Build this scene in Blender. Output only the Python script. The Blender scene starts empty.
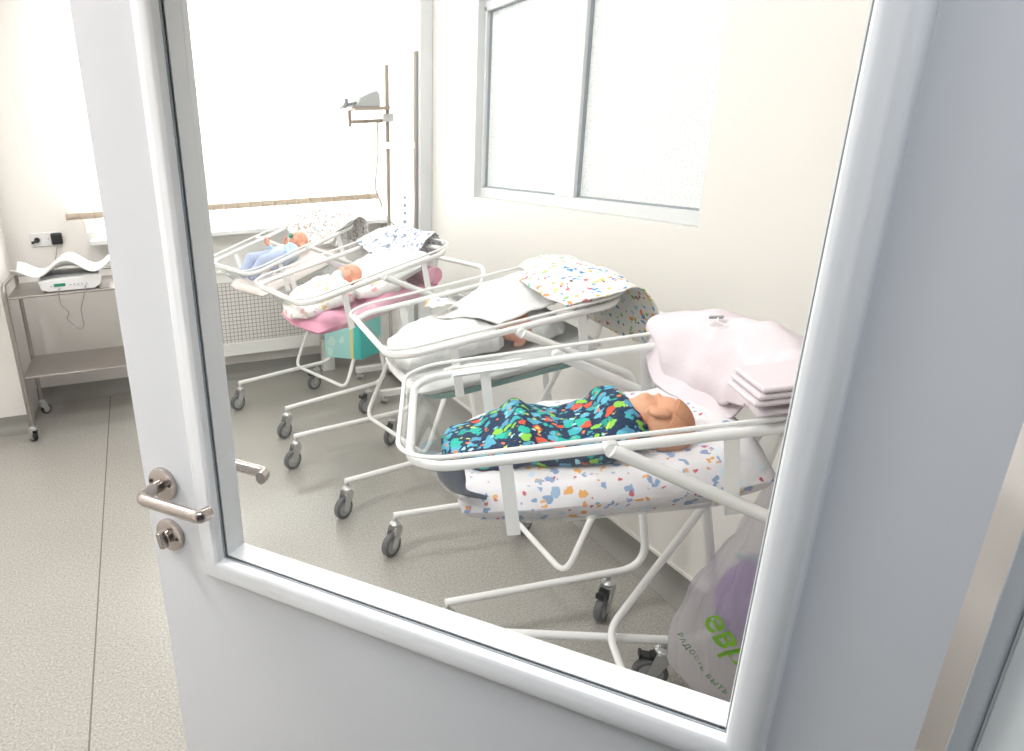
import bpy, math, random
from mathutils import Vector, Matrix, noise
random.seed(7)
PI = math.pi
scene = bpy.context.scene
COL = scene.collection

# ------------------------------------------------------------------ materials
def mat_new(name):
    m = bpy.data.materials.new(name); m.use_nodes = True
    nt = m.node_tree; nt.nodes.clear()
    out = nt.nodes.new('ShaderNodeOutputMaterial')
    return m, nt, out

def N(nt, kind, **kw):
    n = nt.nodes.new(kind)
    for k, v in kw.items(): setattr(n, k, v)
    return n

def pbr(name, col, rough=.5, metal=0., bump=None, spec=None, coat=0., emit=None):
    m, nt, out = mat_new(name)
    b = N(nt, 'ShaderNodeBsdfPrincipled')
    b.inputs['Base Color'].default_value = (*col, 1); b.inputs['Roughness'].default_value = rough
    b.inputs['Metallic'].default_value = metal
    if spec is not None: b.inputs['Specular IOR Level'].default_value = spec
    if coat: b.inputs['Coat Weight'].default_value = coat
    if bump:
        sc, st = bump
        tc = N(nt, 'ShaderNodeTexCoord'); no = N(nt, 'ShaderNodeTexNoise'); no.inputs['Scale'].default_value = sc; no.inputs['Detail'].default_value = 4
        bp = N(nt, 'ShaderNodeBump'); bp.inputs['Strength'].default_value = st; bp.inputs['Distance'].default_value = .01
        nt.links.new(tc.outputs['Object'], no.inputs['Vector']); nt.links.new(no.outputs['Fac'], bp.inputs['Height']); nt.links.new(bp.outputs['Normal'], b.inputs['Normal'])
    nt.links.new(b.outputs[0], out.inputs[0])
    return m

def ramp(nt, stops, interp='CONSTANT'):
    r = N(nt, 'ShaderNodeValToRGB'); cr = r.color_ramp; cr.interpolation = interp
    while len(cr.elements) > 1: cr.elements.remove(cr.elements[-1])
    cr.elements[0].position = stops[0][0]; cr.elements[0].color = (*stops[0][1], 1)
    for p, c in stops[1:]:
        e = cr.elements.new(p); e.color = (*c, 1)
    return r

def print_mat(name, base, layers, rough=.85, bump=(60, .15), translucent=0.):
    """fabric: base colour with scattered printed motifs. layer = (scale, radius, colours, keep, distort, offset)"""
    m, nt, out = mat_new(name); L = nt.links.new
    tc = N(nt, 'ShaderNodeTexCoord')
    rgb = N(nt, 'ShaderNodeRGB'); rgb.outputs[0].default_value = (*base, 1)
    cur = rgb.outputs[0]
    for (sc, rad, cols, keep, dist, off) in layers:
        mp = N(nt, 'ShaderNodeMapping'); mp.inputs['Location'].default_value = (off, off * 1.7, off * .6)
        L(tc.outputs['Object'], mp.inputs['Vector'])
        no = N(nt, 'ShaderNodeTexNoise'); no.inputs['Scale'].default_value = sc * 1.6; no.inputs['Detail'].default_value = 1.5
        L(mp.outputs[0], no.inputs['Vector'])
        sub = N(nt, 'ShaderNodeVectorMath', operation='SUBTRACT'); sub.inputs[1].default_value = (.5, .5, .5)
        L(no.outputs['Color'], sub.inputs[0])
        scl = N(nt, 'ShaderNodeVectorMath', operation='SCALE'); scl.inputs['Scale'].default_value = dist / sc
        L(sub.outputs[0], scl.inputs[0])
        add = N(nt, 'ShaderNodeVectorMath', operation='ADD'); L(mp.outputs[0], add.inputs[0]); L(scl.outputs[0], add.inputs[1])
        vo = N(nt, 'ShaderNodeTexVoronoi'); vo.inputs['Scale'].default_value = sc; vo.inputs['Randomness'].default_value = .8
        L(add.outputs[0], vo.inputs['Vector'])
        sep = N(nt, 'ShaderNodeSeparateColor'); L(vo.outputs['Color'], sep.inputs[0])
        r = ramp(nt, [(i / len(cols), c) for i, c in enumerate(cols)]); L(sep.outputs[0], r.inputs[0])
        lt = N(nt, 'ShaderNodeMath', operation='LESS_THAN'); lt.inputs[1].default_value = rad; L(vo.outputs['Distance'], lt.inputs[0])
        kp = N(nt, 'ShaderNodeMath', operation='LESS_THAN'); kp.inputs[1].default_value = keep; L(sep.outputs[1], kp.inputs[0])
        mu = N(nt, 'ShaderNodeMath', operation='MULTIPLY'); L(lt.outputs[0], mu.inputs[0]); L(kp.outputs[0], mu.inputs[1])
        mx = N(nt, 'ShaderNodeMix', data_type='RGBA'); L(mu.outputs[0], mx.inputs[0]); L(cur, mx.inputs[6]); L(r.outputs[0], mx.inputs[7])
        cur = mx.outputs[2]
    b = N(nt, 'ShaderNodeBsdfPrincipled'); b.inputs['Roughness'].default_value = rough
    b.inputs['Specular IOR Level'].default_value = .2
    L(cur, b.inputs['Base Color'])
    no = N(nt, 'ShaderNodeTexNoise'); no.inputs['Scale'].default_value = bump[0]; no.inputs['Detail'].default_value = 3
    L(tc.outputs['Object'], no.inputs['Vector'])
    bp = N(nt, 'ShaderNodeBump'); bp.inputs['Strength'].default_value = bump[1]; bp.inputs['Distance'].default_value = .01
    L(no.outputs['Fac'], bp.inputs['Height']); L(bp.outputs[0], b.inputs['Normal'])
    if translucent:
        t = N(nt, 'ShaderNodeBsdfTranslucent'); L(cur, t.inputs[0])
        ms = N(nt, 'ShaderNodeMixShader'); ms.inputs[0].default_value = translucent
        L(b.outputs[0], ms.inputs[1]); L(t.outputs[0], ms.inputs[2]); L(ms.outputs[0], out.inputs[0])
    else: L(b.outputs[0], out.inputs[0])
    return m

def clear_mat(name, tint, milky=.0, milk=(1, 1, 1), ior=1.45, rough=.03, refl=1.):
    m, nt, out = mat_new(name); L = nt.links.new
    tr = N(nt, 'ShaderNodeBsdfTransparent'); tr.inputs[0].default_value = (*tint, 1)
    gl = N(nt, 'ShaderNodeBsdfGlossy'); gl.inputs['Roughness'].default_value = rough
    fr = N(nt, 'ShaderNodeLayerWeight'); fr.inputs[0].default_value = .5
    pw = N(nt, 'ShaderNodeMath', operation='POWER'); pw.inputs[1].default_value = 5; L(fr.outputs['Facing'], pw.inputs[0])
    mu = N(nt, 'ShaderNodeMath', operation='MULTIPLY_ADD'); mu.inputs[1].default_value = .9 * refl; mu.inputs[2].default_value = .04 * refl; L(pw.outputs[0], mu.inputs[0])
    m1 = N(nt, 'ShaderNodeMixShader'); L(mu.outputs[0], m1.inputs[0]); L(tr.outputs[0], m1.inputs[1]); L(gl.outputs[0], m1.inputs[2])
    res = m1
    if milky:
        df = N(nt, 'ShaderNodeBsdfDiffuse'); df.inputs[0].default_value = (*milk, 1)
        m2 = N(nt, 'ShaderNodeMixShader'); m2.inputs[0].default_value = milky; L(m1.outputs[0], m2.inputs[1]); L(df.outputs[0], m2.inputs[2]); res = m2
    L(res.outputs[0], out.inputs[0])
    return m

M = {}
M['wall'] = pbr('wall_paint', (.765, .74, .708), .45, bump=(30, .03))
M['hallwall'] = pbr('hall_low_bounce', (.16, .165, .18), .6)  # unseen walls, dark so less bounce light reaches the door
M['ceiling'] = pbr('ceiling_paint', (.88, .87, .85), .7)
M['cove'] = pbr('linoleum_cove', (.24, .235, .215), .45, bump=(80, .05))
M['white_metal'] = pbr('white_powder_coat', (.91, .91, .90), .25, coat=.3)
M['pvc'] = pbr('white_pvc', (.80, .815, .84), .32)
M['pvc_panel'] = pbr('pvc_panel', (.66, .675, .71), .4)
M['alu'] = pbr('white_aluminium', (.67, .69, .70), .3)
M['gasket'] = pbr('dark_gasket', (.30, .33, .36), .6)
M['jamb'] = pbr('door_frame_paint', (.60, .635, .66), .35)
M['steel'] = pbr('brushed_steel', (.40, .37, .345), .34, .9)
M['chrome'] = pbr('satin_nickel', (.50, .45, .42), .24, 1.)
M['zinc'] = pbr('zinc_plated', (.62, .63, .63), .35, .85)
M['rubber'] = pbr('grey_rubber', (.13, .135, .14), .6)
M['hub'] = pbr('grey_hub', (.40, .405, .41), .5)
M['black'] = pbr('black_plastic', (.015, .017, .017), .45)
M['lacquer'] = pbr('white_lacquer', (.83, .83, .80), .4)
M['beige_tube'] = pbr('beige_tube', (.34, .28, .235), .35)
M['white_plastic'] = pbr('white_plastic', (.76, .76, .76), .3)
M['grey_plastic'] = pbr('pale_grey_plastic', (.40, .42, .415), .4)
M['dark_grey'] = pbr('dark_grey_plastic', (.25, .26, .27), .45)
M['display'] = pbr('green_display', (.03, .25, .16), .25)
M['cable'] = pbr('grey_cable', (.28, .27, .26), .5)
M['skin'] = pbr('newborn_skin', (.78, .36, .25), .5, bump=(90, .06))
M['skin_tan'] = pbr('newborn_skin_tan', (.66, .33, .20), .5, bump=(90, .06))
M['hair'] = pbr('fine_brown_hair', (.56, .27, .145), .7, bump=(220, .5))
M['white_cloth'] = pbr('white_cotton', (.73, .73, .725), .9, bump=(30, .4), spec=.15)
M['pink_blanket'] = print_mat('pale_pink_blanket', (.70, .625, .668), [(9, .16, [(.68, .59, .64), (.69, .61, .655)], .5, .6, 3.)], bump=(26, .3))
M['pink_cloth'] = print_mat('pink_cloth', (.80, .38, .52), [(12, .2, [(.86, .5, .62)], .5, .8, 1.)], bump=(22, .4))
M['teal_edge'] = pbr('teal_mattress_cover', (.07, .22, .20), .6)
M['orange'] = print_mat('orange_print', (.85, .83, .80), [(22, .40, [(.85, .38, .10), (.80, .45, .12), (.45, .50, .66)], .8, .5, 2.)])
M['blue_hat'] = print_mat('pale_blue_hat', (.55, .72, .84), [(30, .3, [(.36, .5, .72)], .5, .8, 1.)])
M['denim'] = pbr('grey_blue_cotton', (.40, .46, .62), .9, bump=(40, .35), spec=.1)
M['navy_sock'] = pbr('dark_grey_cotton', (.075, .10, .15), .9, bump=(60, .3), spec=.1)
M['dino'] = print_mat('dark_print_swaddle', (.020, .040, .085), [
    (42, .53, [(.02, .30, .26), (.09, .30, .46), (.24, .52, .07), (.03, .42, .33), (.10, .36, .50), (.66, .10, .05), (.05, .36, .40), (.12, .42, .55)], .74, .9, .3),
    (70, .36, [(.75, .20, .08), (.62, .62, .12), (.06, .34, .34), (.35, .62, .68), (.03, .06, .12)], .42, .8, 4.1)], bump=(40, .25))
M['bears'] = print_mat('white_bear_print', (.74, .71, .735), [
    (43, .36, [(.26, .36, .56), (.30, .42, .58), (.62, .73, .80), (.78, .38, .12), (.24, .34, .52), (.55, .66, .78)], .78, 1.1, .7),
    (52, .24, [(.55, .12, .16), (.75, .36, .16), (.35, .40, .6)], .42, .8, 5.3)], bump=(40, .2))
M['animals'] = print_mat('white_colour_print', (.84, .83, .80), [
    (44, .39, [(.10, .30, .62), (.78, .32, .14), (.80, .62, .16), (.25, .55, .14), (.62, .16, .22), (.42, .62, .78)], .68, 1.2, 1.1),
    (50, .28, [(.16, .36, .62), (.75, .5, .1), (.1, .1, .12)], .4, 1.0, 6.2)], bump=(35, .25))
M['greyprint'] = print_mat('white_grey_print', (.82, .83, .86), [
    (40, .44, [(.20, .23, .30), (.33, .38, .48), (.22, .30, .46)], .62, 1.1, 2.2), (64, .3, [(.3, .3, .34), (.2, .25, .4)], .5, .8, 5.)], bump=(35, .25))
M['ditsy'] = print_mat('white_small_print', (.80, .79, .77), [
    (52, .42, [(.30, .28, .27), (.42, .30, .26), (.36, .40, .44), (.60, .42, .36)], .72, 1.2, 3.3)], bump=(35, .25))
M['floralswaddle'] = print_mat('white_pastel_print', (.84, .83, .82), [
    (36, .40, [(.78, .55, .20), (.72, .72, .25), (.80, .40, .42), (.55, .66, .78)], .5, 1.2, 2.9)], bump=(35, .25))
M['palebed'] = pbr('pale_mattress', (.80, .72, .69), .8, bump=(30, .2), spec=.2)
M['tub'] = clear_mat('clear_tub_plastic', (.975, .98, .98), milky=.025, refl=.8)
M['lip'] = clear_mat('tub_lip_plastic', (.96, .97, .97), milky=.72, milk=(.95, .95, .94))
M['glass'] = clear_mat('door_glass', (.99, .995, .99), milky=.004, milk=(.9, .9, .9), refl=.28, rough=0.)
M['winglass'] = clear_mat('window_glass', (.97, .98, .98))
M['teal'] = print_mat('teal_pack', (.06, .50, .47), [(12, .33, [(.10, .62, .58), (.05, .42, .42)], .6, .7, 1.)], rough=.35)
M['lightteal'] = print_mat('light_teal_pack', (.36, .68, .66), [(12, .33, [(.55, .77, .70), (.30, .62, .64)], .6, .7, 1.)], rough=.35)
M['yellow'] = pbr('yellow_strip', (.74, .66, .22), .4)
M['purple'] = print_mat('purple_pack', (.40, .25, .60), [(26, .4, [(.62, .52, .74), (.34, .20, .55)], .45, .9, 1.)], rough=.4)
M['green_ink'] = pbr('green_ink', (.20, .50, .02), .5)
M['dark_green_ink'] = pbr('dark_green_ink', (.07, .22, .07), .5)

def mk_bag():
    m, nt, out = mat_new('thin_carrier_bag'); L = nt.links.new
    tr = N(nt, 'ShaderNodeBsdfTransparent'); tr.inputs[0].default_value = (.95, .94, .96, 1)
    b = N(nt, 'ShaderNodeBsdfPrincipled'); b.inputs['Base Color'].default_value = (.93, .92, .94, 1); b.inputs['Roughness'].default_value = .18
    tl = N(nt, 'ShaderNodeBsdfTranslucent'); tl.inputs[0].default_value = (.95, .93, .96, 1)
    tc = N(nt, 'ShaderNodeTexCoord'); mp = N(nt, 'ShaderNodeMapping'); mp.inputs['Scale'].default_value = (30, 30, 5); L(tc.outputs['Object'], mp.inputs['Vector'])
    no = N(nt, 'ShaderNodeTexNoise'); no.inputs['Scale'].default_value = 1.; no.inputs['Detail'].default_value = 4; no.inputs['Distortion'].default_value = .6; L(mp.outputs[0], no.inputs['Vector'])
    bp = N(nt, 'ShaderNodeBump'); bp.inputs['Strength'].default_value = .9; bp.inputs['Distance'].default_value = .03; L(no.outputs['Fac'], bp.inputs['Height']); L(bp.outputs[0], b.inputs['Normal'])
    a = N(nt, 'ShaderNodeMixShader'); a.inputs[0].default_value = .45; L(b.outputs[0], a.inputs[1]); L(tl.outputs[0], a.inputs[2])
    c = N(nt, 'ShaderNodeMixShader'); c.inputs[0].default_value = .44; L(tr.outputs[0], c.inputs[1]); L(a.outputs[0], c.inputs[2])
    L(c.outputs[0], out.inputs[0]); return m
M['bag'] = mk_bag()

def mk_floor():
    m, nt, out = mat_new('speckled_linoleum'); L = nt.links.new
    tc = N(nt, 'ShaderNodeTexCoord')
    n1 = N(nt, 'ShaderNodeTexNoise'); n1.inputs['Scale'].default_value = 130; n1.inputs['Detail'].default_value = 3; n1.inputs['Roughness'].default_value = .75
    n2 = N(nt, 'ShaderNodeTexNoise'); n2.inputs['Scale'].default_value = 1.6; n2.inputs['Detail'].default_value = 3
    L(tc.outputs['Object'], n1.inputs['Vector']); L(tc.outputs['Object'], n2.inputs['Vector'])
    r = ramp(nt, [(.30, (.225, .214, .193)), (.45, (.345, .330, .301)), (.56, (.395, .380, .350)), (.72, (.52, .505, .475))], 'LINEAR'); L(n1.outputs['Fac'], r.inputs[0])
    r2 = ramp(nt, [(.3, (.93, .93, .93)), (.7, (1.0, 1.0, 1.0))], 'LINEAR'); L(n2.outputs['Fac'], r2.inputs[0])
    mx = N(nt, 'ShaderNodeMix', data_type='RGBA', blend_type='MULTIPLY'); mx.inputs[0].default_value = 1; L(r.outputs[0], mx.inputs[6]); L(r2.outputs[0], mx.inputs[7])
    # welded seam between two sheets
    sp = N(nt, 'ShaderNodeSeparateXYZ'); L(tc.outputs['Object'], sp.inputs[0])
    ad = N(nt, 'ShaderNodeMath', operation='ADD'); ad.inputs[1].default_value = .325; L(sp.outputs[0], ad.inputs[0])
    ab = N(nt, 'ShaderNodeMath', operation='ABSOLUTE'); L(ad.outputs[0], ab.inputs[0])
    lt = N(nt, 'ShaderNodeMath', operation='LESS_THAN'); lt.inputs[1].default_value = .0028; L(ab.outputs[0], lt.inputs[0])
    m2 = N(nt, 'ShaderNodeMix', data_type='RGBA'); m2.inputs[7].default_value = (.16, .15, .135, 1); L(lt.outputs[0], m2.inputs[0]); L(mx.outputs[2], m2.inputs[6])
    b = N(nt, 'ShaderNodeBsdfPrincipled'); b.inputs['Roughness'].default_value = .27; L(m2.outputs[2], b.inputs['Base Color'])
    L(b.outputs[0], out.inputs[0]); return m
M['floor'] = mk_floor()

def mk_blind():
    m, nt, out = mat_new('translucent_blind'); L = nt.links.new
    d = N(nt, 'ShaderNodeBsdfDiffuse'); d.inputs[0].default_value = (.86, .85, .83, 1)
    t = N(nt, 'ShaderNodeBsdfTranslucent'); t.inputs[0].default_value = (.92, .91, .88, 1)
    ms = N(nt, 'ShaderNodeMixShader'); ms.inputs[0].default_value = .55; L(d.outputs[0], ms.inputs[1]); L(t.outputs[0], ms.inputs[2]); L(ms.outputs[0], out.inputs[0]); return m
M['blind'] = mk_blind()
M['hem'] = pbr('beige_blind_hem', (.46, .38, .30), .7)

def mk_frost():
    m, nt, out = mat_new('frosted_lit_pane'); L = nt.links.new
    tc = N(nt, 'ShaderNodeTexCoord'); vo = N(nt, 'ShaderNodeTexVoronoi'); vo.inputs['Scale'].default_value = 150
    L(tc.outputs['Object'], vo.inputs['Vector'])
    bp = N(nt, 'ShaderNodeBump'); bp.inputs['Strength'].default_value = .5; bp.inputs['Distance'].default_value = .004; L(vo.outputs['Distance'], bp.inputs['Height'])
    g = N(nt, 'ShaderNodeBsdfPrincipled'); g.inputs['Base Color'].default_value = (.52, .54, .53, 1); g.inputs['Roughness'].default_value = .25; L(bp.outputs[0], g.inputs['Normal'])
    no = N(nt, 'ShaderNodeTexNoise'); no.inputs['Scale'].default_value = 120; no.inputs['Detail'].default_value = 2; L(tc.outputs['Object'], no.inputs['Vector'])
    r = ramp(nt, [(.36, (.60, .62, .61)), (.56, (1, 1, 1))], 'LINEAR'); L(no.outputs['Fac'], r.inputs[0])
    e = N(nt, 'ShaderNodeEmission'); e.inputs[1].default_value = 0.30; L(r.outputs[0], e.inputs[0])
    a = N(nt, 'ShaderNodeAddShader'); L(g.outputs[0], a.inputs[0]); L(e.outputs[0], a.inputs[1]); L(a.outputs[0], out.inputs[0]); return m
M['frost'] = mk_frost()

def mk_perf():
    m, nt, out = mat_new('perforated_screen'); L = nt.links.new
    tc = N(nt, 'ShaderNodeTexCoord'); sp = N(nt, 'ShaderNodeSeparateXYZ'); L(tc.outputs['Object'], sp.inputs[0])
    def sinw(src, k, ph=0.):
        a = N(nt, 'ShaderNodeMath', operation='MULTIPLY_ADD'); a.inputs[1].default_value = k; a.inputs[2].default_value = ph; L(src, a.inputs[0])
        s = N(nt, 'ShaderNodeMath', operation='SINE'); L(a.outputs[0], s.inputs[0]); return s.outputs[0]
    def op(o, a, b):
        n = N(nt, 'ShaderNodeMath', operation=o)
        for i, v in enumerate((a, b)):
            if isinstance(v, (int, float)): n.inputs[i].default_value = v
            else: L(v, n.inputs[i])
        return n.outputs[0]
    X, Z = sp.outputs[0], sp.outputs[2]
    k = 2 * PI / .052
    a = op('MULTIPLY', sinw(X, k), sinw(Z, k)); a = op('ABSOLUTE', a, 0)
    p = op('ADD', X, Z); q = op('SUBTRACT', X, Z)
    b = op('MULTIPLY', sinw(p, k, .0), sinw(q, k, .0)); b = op('ABSOLUTE', b, 0)
    h = op('GREATER_THAN', op('MULTIPLY', a, 1.0), .82); h2 = op('GREATER_THAN', b, .78)
    hole = op('MAXIMUM', h, h2)
    tr = N(nt, 'ShaderNodeBsdfTransparent')
    d = N(nt, 'ShaderNodeBsdfPrincipled'); d.inputs['Base Color'].default_value = (.80, .77, .74, 1); d.inputs['Roughness'].default_value = .5
    ms = N(nt, 'ShaderNodeMixShader'); L(hole, ms.inputs[0]); L(d.outputs[0], ms.inputs[1]); L(tr.outputs[0], ms.inputs[2]); L(ms.outputs[0], out.inputs[0]); return m
M['perf'] = mk_perf()
M['radiator'] = pbr('radiator_shade', (.22, .19, .17), .6)  # dark colour stands in for the shade behind the perforations

# ------------------------------------------------------------------ geometry
class MB:
    def __init__(s): s.v = []; s.f = []
    def add(s, vs, fs):
        o = len(s.v); s.v += [tuple(p) for p in vs]; s.f += [tuple(i + o for i in f) for f in fs]; return s
    def box(s, lo, hi, mtx=None):
        (a, b, c), (d, e, f) = lo, hi
        vs = [Vector(p) for p in ((a, b, c), (d, b, c), (d, e, c), (a, e, c), (a, b, f), (d, b, f), (d, e, f), (a, e, f))]
        if mtx: vs = [mtx @ p for p in vs]
        return s.add(vs, [(0, 3, 2, 1), (4, 5, 6, 7), (0, 1, 5, 4), (1, 2, 6, 5), (2, 3, 7, 6), (3, 0, 4, 7)])
    def loft(s, rings, closed=True, cap0=True, cap1=True, loop=False):
        n = len(rings[0]); vs = [p for r in rings for p in r]; fs = []
        m = len(rings)
        for i in range(m if loop else m - 1):
            j2 = (i + 1) % m
            for j in range(n if closed else n - 1):
                k = (j + 1) % n
                fs.append((i * n + j, i * n + k, j2 * n + k, j2 * n + j))
        if closed and not loop:
            if cap0: fs.append(tuple(range(n - 1, -1, -1)))
            if cap1: fs.append(tuple((m - 1) * n + j for j in range(n)))
        return s.add(vs, fs)
    def sweep(s, pts, r, n=12, loop=False, rx=None):
        pts = [Vector(p) for p in pts]; m = len(pts)
        T = []
        for i in range(m):
            a = pts[i - 1] if (i > 0 or loop) else pts[0]; b = pts[(i + 1) % m] if (i < m - 1 or loop) else pts[-1]
            T.append((b - a).normalized())
        ref = Vector((0, 0, 1)) if abs(T[0].z) < .9 else Vector((1, 0, 0))
        nn = (ref - T[0] * ref.dot(T[0])).normalized(); rings = []
        for i in range(m):
            nn = (nn - T[i] * nn.dot(T[i])).normalized(); bb = T[i].cross(nn)
            rr = r[i] if isinstance(r, (list, tuple)) else r
            rings.append([pts[i] + nn * (math.cos(2 * PI * k / n) * rr) + bb * (math.sin(2 * PI * k / n) * (rx or 1) * rr) for k in range(n)])
        return s.loft(rings, loop=loop)
    def lathe(s, prof, mtx, n=24, cap=True):
        rings = [[mtx @ Vector((r * math.cos(2 * PI * k / n), r * math.sin(2 * PI * k / n), h)) for k in range(n)] for r, h in prof]
        return s.loft(rings, cap0=cap, cap1=cap)
    def ball(s, c, rad, mtx=None, nu=20, nv=12):
        rings = []
        for i in range(1, nv):
            th = PI * i / nv
            rings.append([(math.sin(th) * math.cos(2 * PI * k / nu), math.sin(th) * math.sin(2 * PI * k / nu), -math.cos(th)) for k in range(nu)])
        c = Vector(c)
        def tr(p):
            q = Vector((p[0] * rad[0], p[1] * rad[1], p[2] * rad[2]))
            return c + ((mtx @ q) if mtx else q)
        o = len(s.v)
        s.loft([[tr(p) for p in r] for r in rings])
        return s
    def capsule(s, a, ra, b, rb, n=16):
        a, b = Vector(a), Vector(b); d = (b - a); L = d.length; d.normalize(); pts = []; rs = []
        for i in range(1, 6):
            t = PI / 2 * (1 - i / 5.); pts.append(a - d * ra * math.sin(t)); rs.append(max(ra * math.cos(t), .0005))
        for i in range(0, 5):
            t = PI / 2 * (i / 5.); pts.append(b + d * rb * math.sin(t)); rs.append(max(rb * math.cos(t), .0005))
        return s.sweep(pts, rs, n)
    def grid(s, fn, nu, nv):
        vs = [fn(i / nu, j / nv) for i in range(nu + 1) for j in range(nv + 1)]
        fs = [(i * (nv + 1) + j, (i + 1) * (nv + 1) + j, (i + 1) * (nv + 1) + j + 1, i * (nv + 1) + j + 1) for i in range(nu) for j in range(nv)]
        return s.add(vs, fs)
    def mesh(s, name, mat, smooth=True, angle=40):
        me = bpy.data.meshes.new(name); me.from_pydata([tuple(p) for p in s.v], [], s.f); me.update()
        if mat: me.materials.append(mat)
        if smooth:
            me.polygons.foreach_set('use_smooth', [True] * len(me.polygons))
            try: me.set_sharp_from_angle(angle=math.radians(angle))
            except Exception: pass
        return me

def link(name, me, parent=None, mtx=None):
    o = bpy.data.objects.new(name, me); COL.objects.link(o)
    if parent is not None: o.parent = parent
    if mtx is not None: o.matrix_local = mtx
    return o
def part(name, mb, mat, parent=None, mtx=None, bevel=0, smooth=True, solid=0, sub=0, angle=40, label=None):
    o = link(name, mb.mesh(name, mat, smooth, angle), parent, mtx)
    if solid:
        md = o.modifiers.new('s', 'SOLIDIFY'); md.thickness = solid; md.offset = 0
    if bevel:
        md = o.modifiers.new('b', 'BEVEL'); md.width = bevel; md.segments = 3; md.limit_method = 'ANGLE'; md.angle_limit = math.radians(35)
    if sub:
        md = o.modifiers.new('u', 'SUBSURF'); md.levels = sub; md.render_levels = sub
    if label: o['label'] = label
    return o
def tag(o, label, cat, group=None, kind=None):
    o['label'] = label; o['category'] = cat
    if group: o['group'] = group
    if kind: o['kind'] = kind
    return o
def thing(name, label, cat, mtx=None, group=None, kind=None):
    o = link(name, None, None, mtx); o.empty_display_size = .05
    return tag(o, label, cat, group, kind)
def T(x, y, z): return Matrix.Translation((x, y, z))
def RZ(a): return Matrix.Rotation(a, 4, 'Z')
def fillet(pts, rad, n=7, loop=False):
    pts = [Vector(p) for p in pts]; m = len(pts); out = []
    for i in range(m):
        if not loop and i in (0, m - 1): out.append(pts[i]); continue
        p, a, b = pts[i], pts[i - 1], pts[(i + 1) % m]
        r = rad[i] if isinstance(rad, (list, tuple)) else rad
        da, db = (a - p), (b - p); la, lb = da.length, db.length; da.normalize(); db.normalize()
        ang = da.angle(db)
        if ang > PI - .02 or r <= 0: out.append(p); continue
        d = min(r / math.tan(ang / 2), .48 * la, .48 * lb)
        for k in range(n + 1):
            t = k / n; q0 = p + da * d * (1 - t); q1 = p + db * d * t
            out.append(q0 * (1 - t) + q1 * t)
    return out
def rrect(hx0, hx1, hy, rad, n=6):
    """rounded rectangle in u,v: u from hx0 to hx1"""
    out = []
    for cx, cy, a0 in ((hx1 - rad, hy - rad, 0), (hx0 + rad, hy - rad, PI / 2), (hx0 + rad, -hy + rad, PI), (hx1 - rad, -hy + rad, 1.5 * PI)):
        for k in range(n + 1):
            a = a0 + PI / 2 * k / n; out.append((cx + rad * math.cos(a), cy + rad * math.sin(a)))
    return out
def fn(p, sc, amp):  # smooth noise in [-amp, amp]
    return noise.noise(Vector(p) * sc) * amp

# ------------------------------------------------------------------ camera
F, PX, PY = 692.91, 339.004, 400.611
ca, cb, cc = 1.2090, -0.0454, -0.2657
ROT = Matrix.Rotation(cc, 3, 'Z') @ Matrix.Rotation(ca, 3, 'X') @ Matrix.Rotation(cb, 3, 'Z')
cam = bpy.data.cameras.new('camera'); cam.sensor_fit = 'HORIZONTAL'; cam.sensor_width = 36; cam.lens = F / 1024 * 36
cam.shift_x = (512 - PX) / 1024; cam.shift_y = (PY - 375.5) / 1024; cam.clip_start = .01
co = bpy.data.objects.new('camera', cam); COL.objects.link(co)
co.matrix_world = T(0, 0, 1.55) @ ROT.to_4x4(); scene.camera = co

# ------------------------------------------------------------------ room shell
XR, YB, YF, ZC = 1.64, 4.68, .30, 2.85
def struct(name, mb, mat, label, cat, **kw):
    return tag(part(name, mb, mat, smooth=False, **kw), label, cat, kind='structure')
struct('floor', MB().box((-2.2, -1.8, -.1), (2.0, 5.0, 0)), M['floor'], 'speckled grey-beige linoleum floor of the ward', 'floor')
struct('ceiling', MB().box((-2.2, -1.8, ZC), (2.0, 5.0, ZC + .1)), M['ceiling'], 'plain white ceiling above the ward', 'ceiling')
# back wall with window opening
wx0, wx1, wz0, wz1 = -.40, 1.60, 1.0, 2.55
b = MB(); b.box((-2.2, YB, 0), (wx0, YB + .22, ZC)); b.box((wx1, YB, 0), (2.0, YB + .22, ZC)); b.box((wx0, YB, 0), (wx1, YB + .22, wz0)); b.box((wx0, YB, wz1), (wx1, YB + .22, ZC)); b.box((wx0, YB, wz0), (-.20, YB + .10, 1.165))
struct('wall_back', b, M['wall'], 'cream back wall below the bright blinds', 'wall')
# right wall with interior window opening
ry0, ry1, rz0, rz1 = 1.775, 3.29, 1.245, 2.13
b = MB(); b.box((XR, .30, 0), (XR + .14, ry0, ZC)); b.box((XR, ry1, 0), (XR + .14, YB, ZC)); b.box((XR, ry0, 0), (XR + .14, ry1, rz0)); b.box((XR, ry0, rz1), (XR + .14, ry1, ZC))
struct('wall_right', b, M['wall'], 'cream right wall behind the heads of the cots', 'wall')
b = MB(); b.box((-2.2, .30, 0), (-2.06, 4.19, ZC)); b.box((-2.2, 4.19, 0), (-.777, YB, ZC))
struct('wall_left', b, M['wall'], 'cream left wall stepping forward beside the steel trolley', 'wall')
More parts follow.
